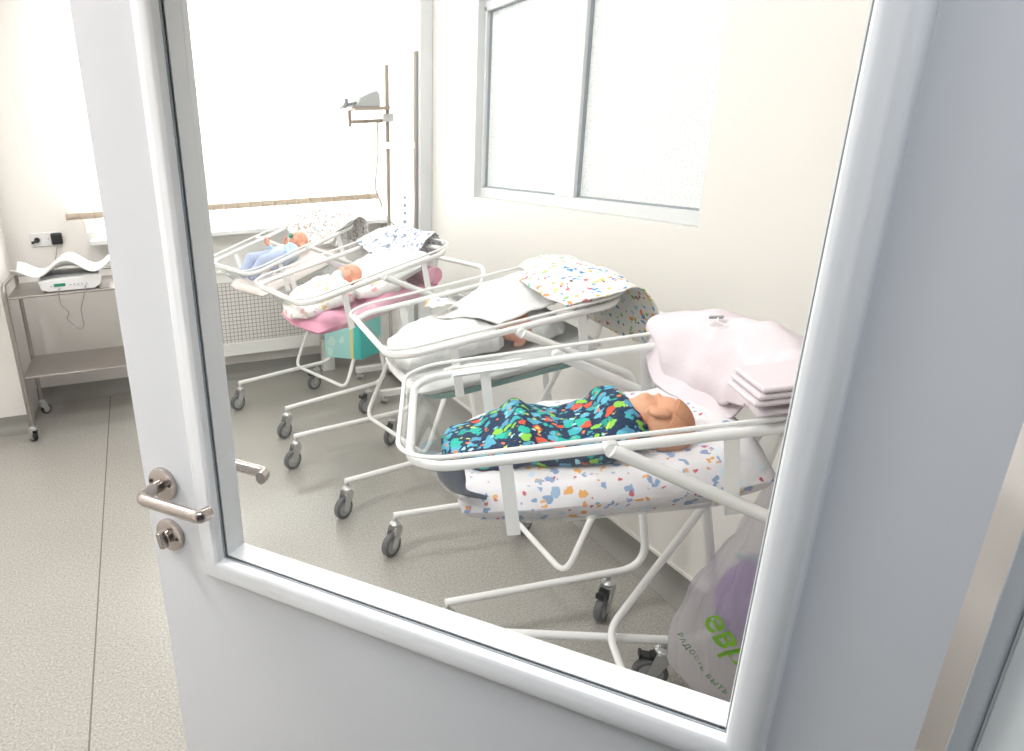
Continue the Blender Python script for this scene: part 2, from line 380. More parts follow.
# front wall with door opening (between hall and ward)
jx0, jx1 = -.36, .62
b = MB(); b.box((-2.06, .12, 0), (jx0 - .04, .30, ZC)); b.box((jx1 + .04, .12, 0), (XR, .30, ZC)); b.box((jx0 - .04, .12, 2.12), (jx1 + .04, .30, ZC))
struct('wall_front', b, M['wall'], 'wall between the hall and the ward around the door', 'wall')
b = MB(); b.box((-1.6, -1.7, 0), (1.6, -1.6, ZC)); b.box((-1.7, -1.7, 0), (-1.6, .12, ZC)); b.box((1.6, -1.7, 0), (1.7, .12, ZC))
struct('wall_hall', b, M['hallwall'], 'unseen hall walls kept dark to cut bounce light', 'wall')
struct('ceiling_hall_added', MB().box((-1.6, -1.6, 2.42), (1.6, .12, 2.5)), M['ceiling'], 'unseen lower ceiling added to bring the hall lamp down', 'ceiling')  # dropped ceiling added so the hall lamp hangs nearer the door top
# cove skirting, height .1, rounded foot
def cove(name, a, bp, nrm, label):
    a, bp, nrm = Vector(a), Vector(bp), Vector(nrm); prof = [(0, .1), (.006, .1), (.008, .06), (.014, .035), (.03, .014), (.055, .002), (.055, 0), (0, 0)]
    mb = MB(); mb.loft([[p + nrm * d + Vector((0, 0, h)) for d, h in prof] for p in (a, bp)])
    return tag(part(name, mb, M['cove'], angle=60), label, 'skirting', kind='structure')
cove('baseboard_back', (-.777, YB, 0), (XR, YB, 0), (0, -1, 0), 'grey linoleum skirting along the back wall')
cove('baseboard_right', (XR, .30, 0), (XR, YB, 0), (-1, 0, 0), 'grey linoleum skirting along the right wall')
cove('baseboard_left', (-2.06, 4.19, 0), (-.777, 4.19, 0), (0, -1, 0), 'grey linoleum skirting on the stepped left wall')
# small capping strip over the right-hand skirting
tag(part('trim_1', MB().box((XR - .010, .30, .1), (XR, YB, .113)), M['wall'], bevel=.002), 'narrow cream capping strip above right skirting', 'trim', kind='structure')

# back window: frame, glass, sill
w = thing('window_1', 'big back window hidden behind white vertical blinds', 'window', kind='structure')
b = MB(); ft = .06; yb0, yb1 = YB + .13, YB + .19
for x0, x1, z0, z1 in ((wx0, wx1, wz0, wz0 + ft), (wx0, wx1, wz1 - ft, wz1), (wx0, wx0 + ft, wz0 + ft, wz1 - ft), (wx1 - ft, wx1, wz0 + ft, wz1 - ft), (.58, .66, wz0 + ft, wz1 - ft)):
    b.box((x0, yb0, z0), (x1, yb1, z1))
part('window_frame', b, M['white_plastic'], w, smooth=False)
part('window_pane', MB().box((wx0 + ft, yb0 + .025, wz0 + ft), (wx1 - ft, yb0 + .032, wz1 - ft)), M['winglass'], w, smooth=False)
tag(part('trim_2', MB().box((-.286, 4.545, 1.0), (XR, YB, 1.028)).box((-.20, YB, 1.0), (wx1, YB + .13, 1.028)), M['white_plastic'], bevel=.004), 'white window sill below the blinds', 'window sill', kind='structure')
# vertical blinds
bl = thing('vertical_blind', 'white vertical slat blind drawn across the back window', 'blind', T(0, 4.62, 0))
part('blind_track', MB().box((-.42, -.02, 2.66), (1.60, .02, 2.70)), M['white_plastic'], bl)
nsl = 25; x0 = -.40; pw = (1.595 - x0) / nsl
for i in range(nsl):
    cx = x0 + (i + .5) * pw; an = math.radians(14)
    mb = MB(); hw = pw * .56
    def slat(s_, t_):
        q = (s_ - .5) * 2 * hw; return Vector((cx + q * math.cos(an), q * math.sin(an) + .006 * (1 - (q / hw) ** 2), 1.19 + t_ * 1.47))
    mb.grid(slat, 4, 1)
    sl = part('slat', mb, M['blind'], bl, solid=.0012)
    hb = MB()
    def hem(s_, t_):
        q = (s_ - .5) * 2 * hw * 1.02; return Vector((cx + q * math.cos(an), q * math.sin(an) - .012 + .006 * (1 - (q / hw) ** 2), 1.155 + t_ * .036))
    hb.grid(hem, 4, 1); part('hem', hb, M['hem'], sl, solid=.003)

# interior window on the right wall
w = thing('window_2', 'two-pane frosted interior window on the right wall', 'window', kind='structure')
xa = XR + .04; fw = .045
b = MB()
for y0, y1, z0, z1 in ((ry0, ry1, rz0, rz0 + fw), (ry0, ry1, rz1 - fw - .02, rz1), (ry0, ry0 + fw, rz0 + fw, rz1 - fw), (3.265, ry1, rz0 + fw, rz1 - fw), (2.485, 2.62, rz0 + fw, rz1 - fw)):
    b.box((xa - .005, y0, z0), (xa + .06, y1, z1))
part('window_frame', b, M['alu'], w, smooth=False, bevel=.003)
b = MB(); b.box((XR - .003, ry1 - .012, rz0), (xa, ry1, rz1)); b.box((XR - .003, ry1, rz0 - .01), (XR + .0, ry1 + .055, rz1 + .03))
part('window_casing', b, M['alu'], w, smooth=False)
for y0, y1 in ((2.62, 3.265), (ry0 + fw, 2.485)):
    f = part('window_pane', MB().box((xa + .022, y0, rz0 + fw), (xa + .03, y1, rz1 - fw - .02)), M['frost'], w, smooth=False)
    g = MB(); e = .006
    for a0, a1, c0, c1 in ((y0, y1, rz0 + fw, rz0 + fw + e), (y0, y1, rz1 - fw - .02 - e, rz1 - fw - .02), (y0, y0 + e, rz0 + fw, rz1 - fw - .02), (y1 - e, y1, rz0 + fw, rz1 - fw - .02)):
        g.box((xa + .010, a0, c0), (xa + .022, a1, c1))
    part('gasket', g, M['gasket'], f, smooth=False)

# full height duct in the corner of the right wall
tag(part('trim_3', MB().box((XR - .075, 3.80, 0), (XR, 4.02, ZC)), M['alu'], bevel=.006), 'white boxed duct running up the right wall', 'duct', kind='structure')

# ------------------------------------------------------------------ door
AZ = 2.3055731; Dv = Vector((math.cos(AZ), math.sin(AZ), 0)); P0 = Vector((-.0405, .9782, 0))
# local frame: x along leaf from latch to hinge, y away from the camera (into leaf), z up
DX = -Dv; DY = Vector((-DX.y, DX.x, 0))
if DY.dot(P0) < 0: DY = -DY
DM = Matrix(((DX.x, DY.x, 0, P0.x), (DX.y, DY.y, 0, P0.y), (0, 0, 1, 0), (0, 0, 0, 1)))
LW, TH = .9165, .042
door = thing('door_1', 'white half-glazed door standing open into the ward', 'door', DM, kind='structure')
g0, g1, gz0, gz1 = .140, .782, .989, 1.93
b = MB()
for x0, x1, z0, z1 in ((0, g0 - .012, .012, 2.06), (g1 + .012, LW, .012, 2.06), (g0 - .012, g1 + .012, .012, gz0 - .012), (g0 - .012, g1 + .012, gz1 + .012, 2.06)):
    b.box((x0, 0, z0), (x1, TH, z1))
part('leaf_panel', b, M['pvc_panel'], door, smooth=False)
def bead_ring(yf, sgn, mat, nm):
    prof = [(-.034, 0), (-.0335, .004), (-.031, .0085), (-.026, .0115), (-.016, .0125), (-.006, .0115), (-.001, .008), (0, .004), (0, -.004), (-.012, -.004)]
    rings = []
    for k in range(4):
        cx, cz = ((g0, gz0), (g1, gz0), (g1, gz1), (g0, gz1))[k]; sx = (-1, 1, 1, -1)[k]; sz = (-1, -1, 1, 1)[k]
        rings.append([(cx - sx * o, yf - sgn * h, cz - sz * o) for o, h in prof])
    mb = MB().loft(rings, loop=True); return part(nm, mb, mat, door, angle=30)
bead_ring(0, 1, M['pvc'], 'glazing_bead'); bead_ring(TH, -1, M['pvc'], 'glazing_bead')
part('glazing_rebate', MB().loft([[(x, y, z) for y in (.012, TH)] for x, z in ((g0 - .001, gz0 - .001), (g1 + .001, gz0 - .001), (g1 + .001, gz1 + .001), (g0 - .001, gz1 + .001), (g0 - .001, gz0 - .001))], closed=False), M['pvc'], door, smooth=False, solid=.002)
gm = .009
part('glass_pane', MB().box((g0 - .01, gm - .003, gz0 - .01), (g1 + .01, gm + .003, gz1 + .01)), M['glass'], door, smooth=False)
b = MB(); e = .0010
for x0, x1, z0, z1 in ((g0, g1, gz0, gz0 + e), (g0, g1, gz1 - e, gz1), (g0, g0 + e, gz0, gz1), (g1 - e, g1, gz0, gz1)):
    b.box((x0, gm - .0055, z0), (x1, gm - .003, z1))
part('gasket', b, M['gasket'], door, smooth=False, label='dark rubber glazing gasket')
# lever handles on both faces, lock rose below
def lever(side):
    y0 = 0 if side < 0 else TH; s = side
    Mx = T(.0425, y0, 1.089) @ Matrix.Rotation(PI / 2 if s < 0 else -PI / 2, 4, 'X')   # local z points away from the leaf
    h = link('door_handle', None, door, Matrix.Identity(4))
    h['label'] = 'nickel lever handle on the near face' if s < 0 else 'nickel lever handle on the far face'
    part('rose', MB().lathe([(.0255, 0), (.0262, .004), (.0255, .0075), (.021, .0095)], Mx), M['chrome'], h)
    mb = MB()
    pts = fillet([(.0425, y0, 1.089), (.0425, y0 + s * .052, 1.089), (.157, y0 + s * .052, 1.089), (.160, y0 + s * .034, 1.089)], [.0, .016, .010, 0], 7)
    mb.sweep(pts, .0098, 16, rx=.8)
    part('lever', mb, M['chrome'], h)
    My = T(.0425, y0, 1.004) @ Matrix.Rotation(PI / 2 if s < 0 else -PI / 2, 4, 'X')
    mb = MB().lathe([(.0255, 0), (.0262, .004), (.0255, .0075), (.021, .0095)], My)
    part('lock_rose', mb, M['chrome'], h)
    if s < 0:
        tb = MB(); tb.lathe([(.010, .009), (.010, .017)], My, 16)
        tb.box((-.0045, -.013, .015), (.0045, .013, .027), My @ Matrix.Rotation(.2, 4, 'Z'))
        part('thumb_turn', tb, M['chrome'], h, bevel=.0015)
        sc = MB()
        for dx in (-.0185, .0185): sc.ball(My @ Vector((dx, 0, .0095)), (.0028, .0028, .0028), nu=10, nv=6)
        for dx in (-.0185, .0185): sc.ball(Mx @ Vector((dx, .004, .0095)), (.0028, .0028, .0028), nu=10, nv=6)
        part('screw', sc, M['black'], h)
lever(-1); lever(1)
# hinges: barrels on the room side of the hinge edge
for hz in (.25, 1.85):
    part('hinge', MB().lathe([(.008, -.045), (.008, .045)], T(LW + .009, TH + .004, hz), 14), M['white_metal'], door)

# door frame in the opening
b = MB()
b.box((jx1, .2865, 0), (jx1 + .05, .302, 2.1)); b.box((jx1 + .004, .2815, 0), (jx1 + .05, .286, 2.1)); b.box((jx1 - .0, .10, 0), (jx1 + .05, .2815, 2.1))
b.box((jx0 - .05, .10, 0), (jx0, .318, 2.1)); b.box((jx0 - .05, .10, 2.1), (jx1 + .05, .318, 2.15))
struct('trim_4', b, M['jamb'], 'pale grey door frame at the right edge of the doorway', 'door frame', bevel=.003)
b = MB(); b.box((jx1 + .03, .10 - .012, 0), (jx1 + .11, .10, 2.2)); b.box((jx0 - .11, .10 - .012, 0), (jx0 - .03, .10, 2.2)); b.box((jx0 - .11, .10 - .012, 2.13), (jx1 + .11, .10, 2.2))
struct('trim_5', b, M['jamb'], 'pale grey architrave on the hall side of the doorway', 'door frame', bevel=.003)

# ------------------------------------------------------------------ radiator screen
rs = thing('radiator_screen', 'white perforated radiator cover under the window', 'radiator cover', T(0, 0, 0))
rx0, rx1 = -.02, 1.126; yf = 4.575
b = MB(); b.box((rx0, yf, .19), (rx1, yf + .018, .275)); b.box((rx0, yf, .69), (rx1, yf + .018, .755)); b.box((rx0, yf, .275), (rx0 + .03, yf + .018, .69)); b.box((rx1 - .03, yf, .275), (rx1, yf + .018, .69))
part('frame', b, M['lacquer'], rs, bevel=.003, smooth=False)
part('perforated_panel', MB().box((rx0 + .03, yf + .006, .275), (rx1 - .03, yf + .010, .69)), M['perf'], rs, smooth=False)
part('top_board', MB().box((rx0 - .02, yf - .015, .755), (rx1 + .02, YB, .773)), M['lacquer'], rs, bevel=.004)
for xs in (rx0, rx1 - .018): part('side_panel', MB().box((xs, yf + .018, .19), (xs + .018, YB, .755)), M['lacquer'], rs, smooth=False)
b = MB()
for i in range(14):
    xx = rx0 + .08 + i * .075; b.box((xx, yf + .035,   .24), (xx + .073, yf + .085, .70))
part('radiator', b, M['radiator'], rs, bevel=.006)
part('foot', MB().box((1.135, 4.56, 0), (1.225, YB - .06, .215)), M['lacquer'], rs, bevel=.004)

# ------------------------------------------------------------------ wall sockets
def socket(x, z, w_, label, n):
    s = thing('wall_socket', label, 'socket', T(x, YB, z), 'sockets on the back wall')
    part('plate', MB().box((-w_ / 2, -.010, -.042), (w_ / 2, 0, .042)), M['white_plastic'], s, bevel=.004)
    for i in range(n):
        cx = (i - (n - 1) / 2) * .072
        h = part('outlet', MB().lathe([(.021, 0), (.021, .003), (.0185, .003), (.0175, .0012)], T(cx, -.010, 0) @ Matrix.Rotation(PI / 2, 4, 'X')), M['lacquer'], s)
        hb = MB()
        for dx in (-.0095, .0095): hb.lathe([(.002, .0), (.002, .0015)], T(cx + dx, -.0110, 0) @ Matrix.Rotation(PI / 2, 4, 'X'), 8)
        part('pin_hole', hb, M['black'], h)
socket(-.56, 1.045, .15, 'white double wall socket holding the black plug', 2)
socket(-.268, 1.10, .085, 'white single wall socket just below the blind', 1)
p = thing('power_plug', 'small black plug pushed into the double socket', 'plug', T(-.598, YB - .010, 1.045))
part('plug_body', MB().lathe([(.013, 0), (.016, .006), (.016, .016), (.008, .030), (.005, .034)], Matrix.Rotation(PI / 2, 4, 'X')), M['black'], p)
part('plug_arm', MB().sweep(fillet([(0, -.030, 0), (.0, -.036, -.004), (-.030, -.036, -.012)], .01), .008), M['black'], p)
p = thing('power_adapter', 'black square power adapter in the double socket', 'adapter', T(-.482, YB - .010, 1.045))
part('adapter_body', MB().box((-.032, -.045, -.032), (.032, 0, .036)), M['black'], p, bevel=.008)
b = MB().sweep(fillet([(0, -.04, -.03), (-.02, -.05, -.10), (-.04, -.12, -.16)], .03), .003, 8); part('cord', b, M['cable'], p)

# ------------------------------------------------------------------ steel trolley, baby scale
tx0, tx1, ty0, ty1 = -.722, -.08, 3.985, 4.44
tr = thing('steel_trolley', 'two-shelf stainless steel trolley beside the left wall', 'trolley', T(tx0, ty0, 0))
W_, D_ = tx1 - tx0, ty1 - ty0
def tray(z, nm):
    o = part(nm, MB().box((.004, .004, z - .012), (W_ - .004, D_ - .004, z)), M['steel'], tr, bevel=.003)
    return o
tray(.832, 'top_shelf'); tray(.385, 'lower_shelf')
for xx in (0, W_):
    pts = fillet([(xx, 0, .10), (xx, 0, .895), (xx, D_, .895), (xx, D_, .10)], .05, 8)
    part('side_frame', MB().sweep(pts, .0115, 14), M['steel'], tr)
b = MB().sweep([(0, D_, .875), (W_, D_, .875)], .006, 10); part('guard_rail', b, M['steel'], tr)
wheel_cache = {}
def caster(parent, mtx, d=.095, htop=.165, brake=False, wmat='rubber', hub='hub', hd=.03, swivel=0., small=False):
    """caster whose stem top is at htop above the floor; mtx places its floor contact"""
    c = link('caster', None, parent, mtx @ RZ(swivel))
    key = (d, htop, brake, wmat)
    if key not in wheel_cache:
        r = d / 2; off = r * .55
        wm = T(off, 0, r) @ Matrix.Rotation(PI / 2, 4, 'X')
        tw = .0135
        ty = MB().lathe([(r * .72, -tw), (r * .9, -tw), (r, -tw * .6), (r, tw * .6), (r * .9, tw), (r * .72, tw)], wm, 28, cap=False)
        hb = MB().lathe([(.004, -tw - .002), (r * .25, -tw - .002), (r * .35, -tw * .8), (r * .74, -tw * .85), (r * .74, tw * .85), (r * .35, tw * .8), (r * .25, tw + .002), (.004, tw + .002)], wm, 24)
        fk = MB()
        for s in (-1, 1):
            prof = [(-.016, htop - .030), (.020, htop - .030), (off + .014, r + .004), (off + .010, r - .010), (off - .010, r - .010), (off - .018, r + .01), (-.018, htop - .052)]
            y = s * (tw + .0065); tk = .0022
            fk.loft([[(px, y - tk, pz) for px, pz in prof], [(px, y + tk, pz) for px, pz in prof]])
        fk.lathe([(.021, htop - .034), (.023, htop - .030), (.023, htop - .022), (.014, htop - .014), (.0085, htop - .012), (.0085, htop + .004)], Matrix.Identity(4), 18)
        L_ = [('tyre', ty.mesh('tyre', M[wmat])), ('hub', hb.mesh('hub', M[hub])), ('fork', fk.mesh('fork', M['zinc']))]
        if brake:
            bp = MB(); bp.box((.016, -.015, htop - .054), (.032, .015, htop - .040)); bp.box((.030, -.014, htop - .052), (.062, .014, htop - .045)); bp.box((.056, -.014, htop - .056), (.064, .014, htop - .038))
            L_.append(('brake_pedal', bp.mesh('brake_pedal', M['black'], False)))
        wheel_cache[key] = L_
    for nm, me in wheel_cache[key]: link(nm, me, c)
    return c
for xx, yy, sw in ((0, 0, 2.2), (0, D_, .6), (W_, 0, 2.8), (W_, D_, 1.2)):
    caster(tr, T(xx, yy, 0), d=.062, htop=.108, swivel=sw, wmat='black')

sc = thing('baby_scale', 'white baby weighing scale with wavy tray on the steel trolley', 'scale', T(-.395, 4.03, .834))
b = MB()
def ring_sc(y, i0, i1):
    return [(-.15 - i1, y, .012), (-.115 - i1, y, 0), (.125 + i1, y, 0), (.16 + i1, y, .022), (.165 + i1, y, .075 + i0), (-.16 - i1, y, .060 + i0)]
b.loft([ring_sc(0, 0, 0), ring_sc(.02, .006, .0), ring_sc(.24, .006, 0), ring_sc(.26, 0, -.01)])
part('scale_body', b, M['white_plastic'], sc, bevel=.006, smooth=False)
part('platform', MB().box((-.145, .02, .070), (.155, .25, .084)), M['dark_grey'], sc, bevel=.003)
part('display', MB().box((-.082, -.003, .026), (-.022, .003, .042)), M['display'], sc, label='dark green lcd strip')
for xx in (-.10, .0, .02, .04, .06, .085): part('button', MB().box((xx, -.0035, .028), (xx + .008, .002, .034)), M['grey_plastic'], sc)
for xx, yy in ((-.125, .03), (.135, .03), (-.125, .22), (.135, .22)): part('rubber_foot', MB().lathe([(.015, -.0005), (.015, .004)], T(xx, yy, 0), 12), M['black'], sc)
def trayf(s_, t_):
    x = -.285 + s_ * .54; y = -.02 + t_ * .30
    wave = .036 * math.cos(2 * PI * (x + .005) / .285)
    edge = abs(t_ - .5) * 2
    z = .100 + .018 + wave * (.35 + .65 * edge ** 2) + .014 * edge ** 4 - .010 * (1 - edge)
    z -= .03 * max(0, (-x - .1)) / .18
    return Vector((x, y, z))
part('weighing_tray', MB().grid(trayf, 54, 16), M['white_plastic'], sc, solid=.006)
b = MB()
b.sweep(fillet([(-.05, .10, .02), (-.06, -.052, .012), (-.058, -.056, -.06), (-.02, -.05, -.115), (-.045, -.05, -.14), (.005, -.05, -.20), (.025, -.045, -.215), (.04, -.05, -.19), (.04, -.05, -.10), (.07, -.06, -.02), (.08, -.056, .012), (.08, .05, .03)], .02, 4), .0028, 8)
part('power_cord', b, M['cable'], sc)

# ------------------------------------------------------------------ equipment stand with lamp arm
st = thing('equipment_stand', 'tall steel stand with console and side arm in the far corner', 'medical stand', T(1.556, 4.30, 0))
part('rear_pole', MB().sweep([(0, 0, .08), (0, 0, 1.945)], .0115, 12), M['beige_tube'], st)
part('front_pole', MB().sweep([(.0, -.46, .08), (.0, -.46, 1.965)], .014, 12), M['steel'], st)
b = MB(); b.box((-.03, -.51, .04), (.03, .05, .08)); b.box((-.25, -.50, .04), (.03, -.46, .08)); b.box((-.25, .0, .04), (.03, .04, .08)); part('base', b, M['white_metal'], st, bevel=.005)
for xx, yy in ((-.22, -.48), (-.22, .02), (.0, -.48), (.0, .02)): caster(st, T(xx, yy, 0), d=.03, htop=.042, swivel=1., wmat='black')
part('cross_bar', MB().box((-.012, -.47, 1.475), (.008, .03, 1.515)), M['white_plastic'], st, bevel=.003)
cs = part('console', MB().box((.012, -.33, .98), (.055, -.12, 1.94)), M['white_plastic'], st, bevel=.012)
for zz in (1.06, 1.11, 1.155, 1.20): part('knob', MB().lathe([(.010, 0), (.009, .012)], T(.012, -.26, zz) @ Matrix.Rotation(-PI / 2, 4, 'Y'), 12), M['grey_plastic'], cs)
part('clamp', MB().box((-.035, -.03, 1.63), (.030, .03, 1.675)), M['white_plastic'], st, bevel=.006)
b = MB(); b.box((-.235, -.012, 1.628), (-.03, .012, 1.648)); b.box((-.25, -.014, 1.61), (-.232, .014, 1.70)); part('side_arm', b, M['beige_tube'], st, bevel=.003)
part('device_shelf', MB().box((-.235, -.09, 1.698), (-.012, .07, 1.716)), M['beige_tube'], st, bevel=.004)
b = MB().sweep(fillet([(-.07, -.02, 1.63), (-.075, -.03, 1.45), (-.10, -.03, 1.25), (-.02, -.02, 1.06), (.04, -.03, 1.0)], .12, 6), .0035, 8); part('cord', b, M['cable'], st)
dv = thing('medical_device', 'grey-white wedge-shaped device on the shelf of the stand', 'medical device', T(1.43, 4.29, 1.716))
b = MB().loft([[(-.09, y, 0), (.055, y, 0), (.055, y, .060), (.035, y, .088), (-.07, y, .052)] for y in (-.07, .06)]); part('housing', b, M['grey_plastic'], dv, bevel=.006, smooth=False)
b = MB().loft([[(-.20, y, -.010), (-.185, y, .012), (-.09, y, .040), (-.09, y, .006)] for y in (-.045, .035)]); part('hood', b, M['white_plastic'], dv, bevel=.006, smooth=False)
b = MB().sweep([(-.165, -.05, .0), (-.150, -.055, .028), (-.150, -.055, .05)], .012, 10); b.sweep([(-.165, -.05, .01), (-.09, -.06, .028)], .007, 8); part('lever', b, M['dark_grey'], dv)

# ------------------------------------------------------------------ cots
S = {'uc1': 0.031, 'uc2': 0.607, 'Wb': 0.281, 'zb': 0.169, 'uU': 0.448, 'uB': 0.747, 'uT': 0.607, 'zT': 0.859, 'uP': 0.25, 'zP': 1.023, 'uH': 0.8, 'zH': 0.988, 'Wh': 0.221, 'Lf': 0.354, 'Lh': 0.348, 'Wr': 0.26, 'ue': 0.036}
PS = {'A': (.526, 3.773, .326, .272, 0, -.011, -.008), 'B': (.625, 2.841, .181, .201, -.005, -.002, .016), 'C': (.752, 1.949, -.061, .153, -.008, .007, -.033), 'D': (.62, 1.284, -.402, .145, -.002, -.006, -.002)}
def tub_local(c):     # rail frame relative to its cot
    x, y, a, t, du, dz, dy = PS[c]
    return T(S['uP'] + du, 0, S['zP'] + dz) @ RZ(dy) @ Matrix.Rotation(-t, 4, 'Y')
def cot_mtx(c): return T(PS[c][0], PS[c][1], 0) @ RZ(PS[c][2])
def tubM(c): return cot_mtx(c) @ tub_local(c)

cm = {}
def cot_meshes():
    for s in (-1, 1):
        v = s * S['Wb']
        pts = fillet([(S['ue'], v, S['zb']), (S['uB'], v, S['zb']), (S['uT'], v, S['zT']), (S['uP'], v, S['zP'])], [0, .085, .055, 0], 9)
        cm['side_tube', s] = MB().sweep(pts, .0125, 16).mesh('side_tube', M['white_metal'])
    zb = S['zb'] + .022
    pts = fillet([(S['uU'], S['Wb'], zb), (S['uU'], -S['Wb'], zb), (S['uH'], -S['Wh'], S['zH']), (S['uH'], S['Wh'], S['zH'])], .06, 9, loop=True)
    cm['handle_frame'] = MB().sweep(pts, .0105, 14, loop=True).mesh('handle_frame', M['white_metal'])
    r = [(p[0], p[1], 0) for p in rrect(-S['Lf'], S['Lh'], S['Wr'], .085, 9)]
    cm['rail'] = MB().sweep(r, .0098, 14, loop=True).mesh('rail', M['white_metal'])
    for u in (-.178, .205):
        for s in (-1, 1):
            cm['rail_leg', u, s] = MB().box((u - .0125, s * S['Wr'] - .0025, -.158), (u + .0125, s * S['Wr'] + .0025, 0)).mesh('rail_leg', M['white_metal'], False)
    # clear tub: lofted rounded rectangles
    lv = [(.026, -.372, .366, .276, .10), (.024, -.358, .352, .262, .095), (.006, -.343, .337, .246, .09), (-.05, -.325, .327, .235, .09), (-.11, -.290, .315, .222, .09), (-.155, -.245, .300, .207, .10), (-.18, -.205, .285, .190, .10), (-.19, -.16, .26, .165, .10)]
    rings = [[(p[0], p[1], w_) for p in rrect(a, b_, h, r_, 8)] for w_, a, b_, h, r_ in lv]
    cm['tub'] = MB().loft(rings, cap0=False, cap1=True).mesh('tub', M['tub'], angle=70)
    r = [(p[0], p[1], .027) for p in rrect(-.374, .368, .278, .10, 9)]
    cm['tub_lip'] = MB().sweep(r, .0045, 8, loop=True).mesh('tub_lip', M['lip'])
    cm['pivot'] = MB().lathe([(.014, -.012), (.014, .012)], Matrix.Rotation(PI / 2, 4, 'X'), 16).mesh('pivot', M['white_metal'])
cot_meshes()
COT_LABEL = {'A': 'white tube cot farthest back, tilted up most, beside the radiator', 'B': 'second white tube cot from the back, with pink cloth in its tub',
             'C': 'third white tube cot from the back, with the all-white bedding', 'D': 'nearest white tube cot, with the dark dinosaur-print swaddle in it'}
SW = {'A': (205, 210, 200, 203), 'B': (204, 209, 215, 208), 'C': (210, 205, 200, 213), 'D': (205, 208, 150, 214)}
COTS = {}
for c in 'ABCD':
    k = thing('newborn_cot', COT_LABEL[c], 'cot', cot_mtx(c), 'newborn cots along the right wall'); COTS[c] = k
    for s in (-1, 1): link('side_tube', cm['side_tube', s], k)
    link('handle_frame', cm['handle_frame'], k)
    tl = tub_local(c)
    rl = link('rail', cm['rail'], k, tl)
    for u in (-.178, .205):
        for s in (-1, 1): link('rail_leg', cm['rail_leg', u, s], rl)
    tb = link('tub', cm['tub'], k, tl); md = tb.modifiers.new('s', 'SOLIDIFY'); md.thickness = .003; md.offset = -1; tb['label'] = 'clear plastic tub'
    link('tub_lip', cm['tub_lip'], tb)
    for s in (-1, 1): link('pivot', cm['pivot'], k, T(S['uP'], s * (S['Wb'] - .008), S['zP']))
    for i, (u, s) in enumerate(((S['uc1'] + .012, 1), (S['uc1'] + .012, -1), (S['uc2'], 1), (S['uc2'], -1))):
        caster(k, T(u + .0, s * S['Wb'], 0), d=.098, htop=S['zb'] - .012, brake=(i > 1), swivel=math.radians(SW[c][i]) - PS[c][2])

# ------------------------------------------------------------------ bedding helpers (tub frame: u to the head, v across, w up)
def pad(lv, name, mat, c, label, cat, nz=.004, group=None, parent=None):
    rings = []
    for w_, a, b_, h, r_ in lv:
        rings.append([(p[0], p[1], w_ + fn((p[0], p[1], w_ + ord(c)), 9, nz)) for p in rrect(a, b_, h, r_, 9)])
    mb = MB().loft(rings)
    # smooth crown
    o = part(name, mb, mat, parent, None if parent else tubM(c), angle=60)
    if not parent: tag(o, label, cat, group)
    return o
def crown(mb, u0, u1, hv, wtop, wbot, nz, seed, tilt=0., rise=None):
    """pillowy closed solid"""
    nu, nv = 34, 24; vs = []
    def P(i, j, top):
        a = i / nu * 2 - 1; b_ = j / nv * 2 - 1
        e = max(abs(a) ** 4, abs(b_) ** 4); k = (1 - abs(a) ** 5) * (1 - abs(b_) ** 5)
        x = (u0 + u1) / 2 + (u1 - u0) / 2 * (a * math.sqrt(1 - .10 * b_ * b_)); y = hv * b_ * math.sqrt(1 - .18 * a * a)
        mid = (wtop + wbot) / 2
        if top: z = mid + (wtop - mid) * max(k, 0) ** .35 + fn((x, y, seed), 11, nz) + fn((x, y, seed + 5), 28, nz * .5) + tilt * (x - u0)
        else: z = mid + (wbot - mid) * max(k, 0) ** .35 + tilt * (x - u0)
        if top and rise: z += rise(x, y) * min(1, k * 2)
        return (x, y, z)
    T_ = [[P(i, j, True) for j in range(nv + 1)] for i in range(nu + 1)]
    B_ = [[P(i, j, False) for j in range(nv + 1)] for i in range(nu + 1)]
    o = len(mb.v); W1 = nv + 1
    mb.v += [p for r in T_ for p in r] + [p for r in B_ for p in r]; q = (nu + 1) * W1
    for i in range(nu):
        for j in range(nv):
            a = o + i * W1 + j
            mb.f.append((a, a + W1, a + W1 + 1, a + 1)); mb.f.append((a + q, a + q + 1, a + q + W1 + 1, a + q + W1))
    for i in range(nu):
        for j, fl in ((0, 0), (nv, 1)):
            a = o + i * W1 + j; f = (a, a + q, a + q + W1, a + W1); mb.f.append(f if not fl else f[::-1])
    for j in range(nv):
        for i, fl in ((0, 1), (nu, 0)):
            a = o + i * W1 + j; f = (a, a + q, a + q + 1, a + 1); mb.f.append(f if not fl else f[::-1])
    return mb
def spline(pts, n):
    pts = [Vector(p) for p in pts]; P = [pts[0] * 2 - pts[1]] + pts + [pts[-1] * 2 - pts[-2]]; out = []
    m = len(pts) - 1
    for k in range(n + 1):
        t = k / n * m; i = min(int(t), m - 1); f = t - i
        a, b_, c_, d = P[i], P[i + 1], P[i + 2], P[i + 3]
        out.append(.5 * ((2 * b_) + (-a + c_) * f + (2 * a - 5 * b_ + 4 * c_ - d) * f * f + (-a + 3 * b_ - 3 * c_ + d) * f ** 3))
    return out
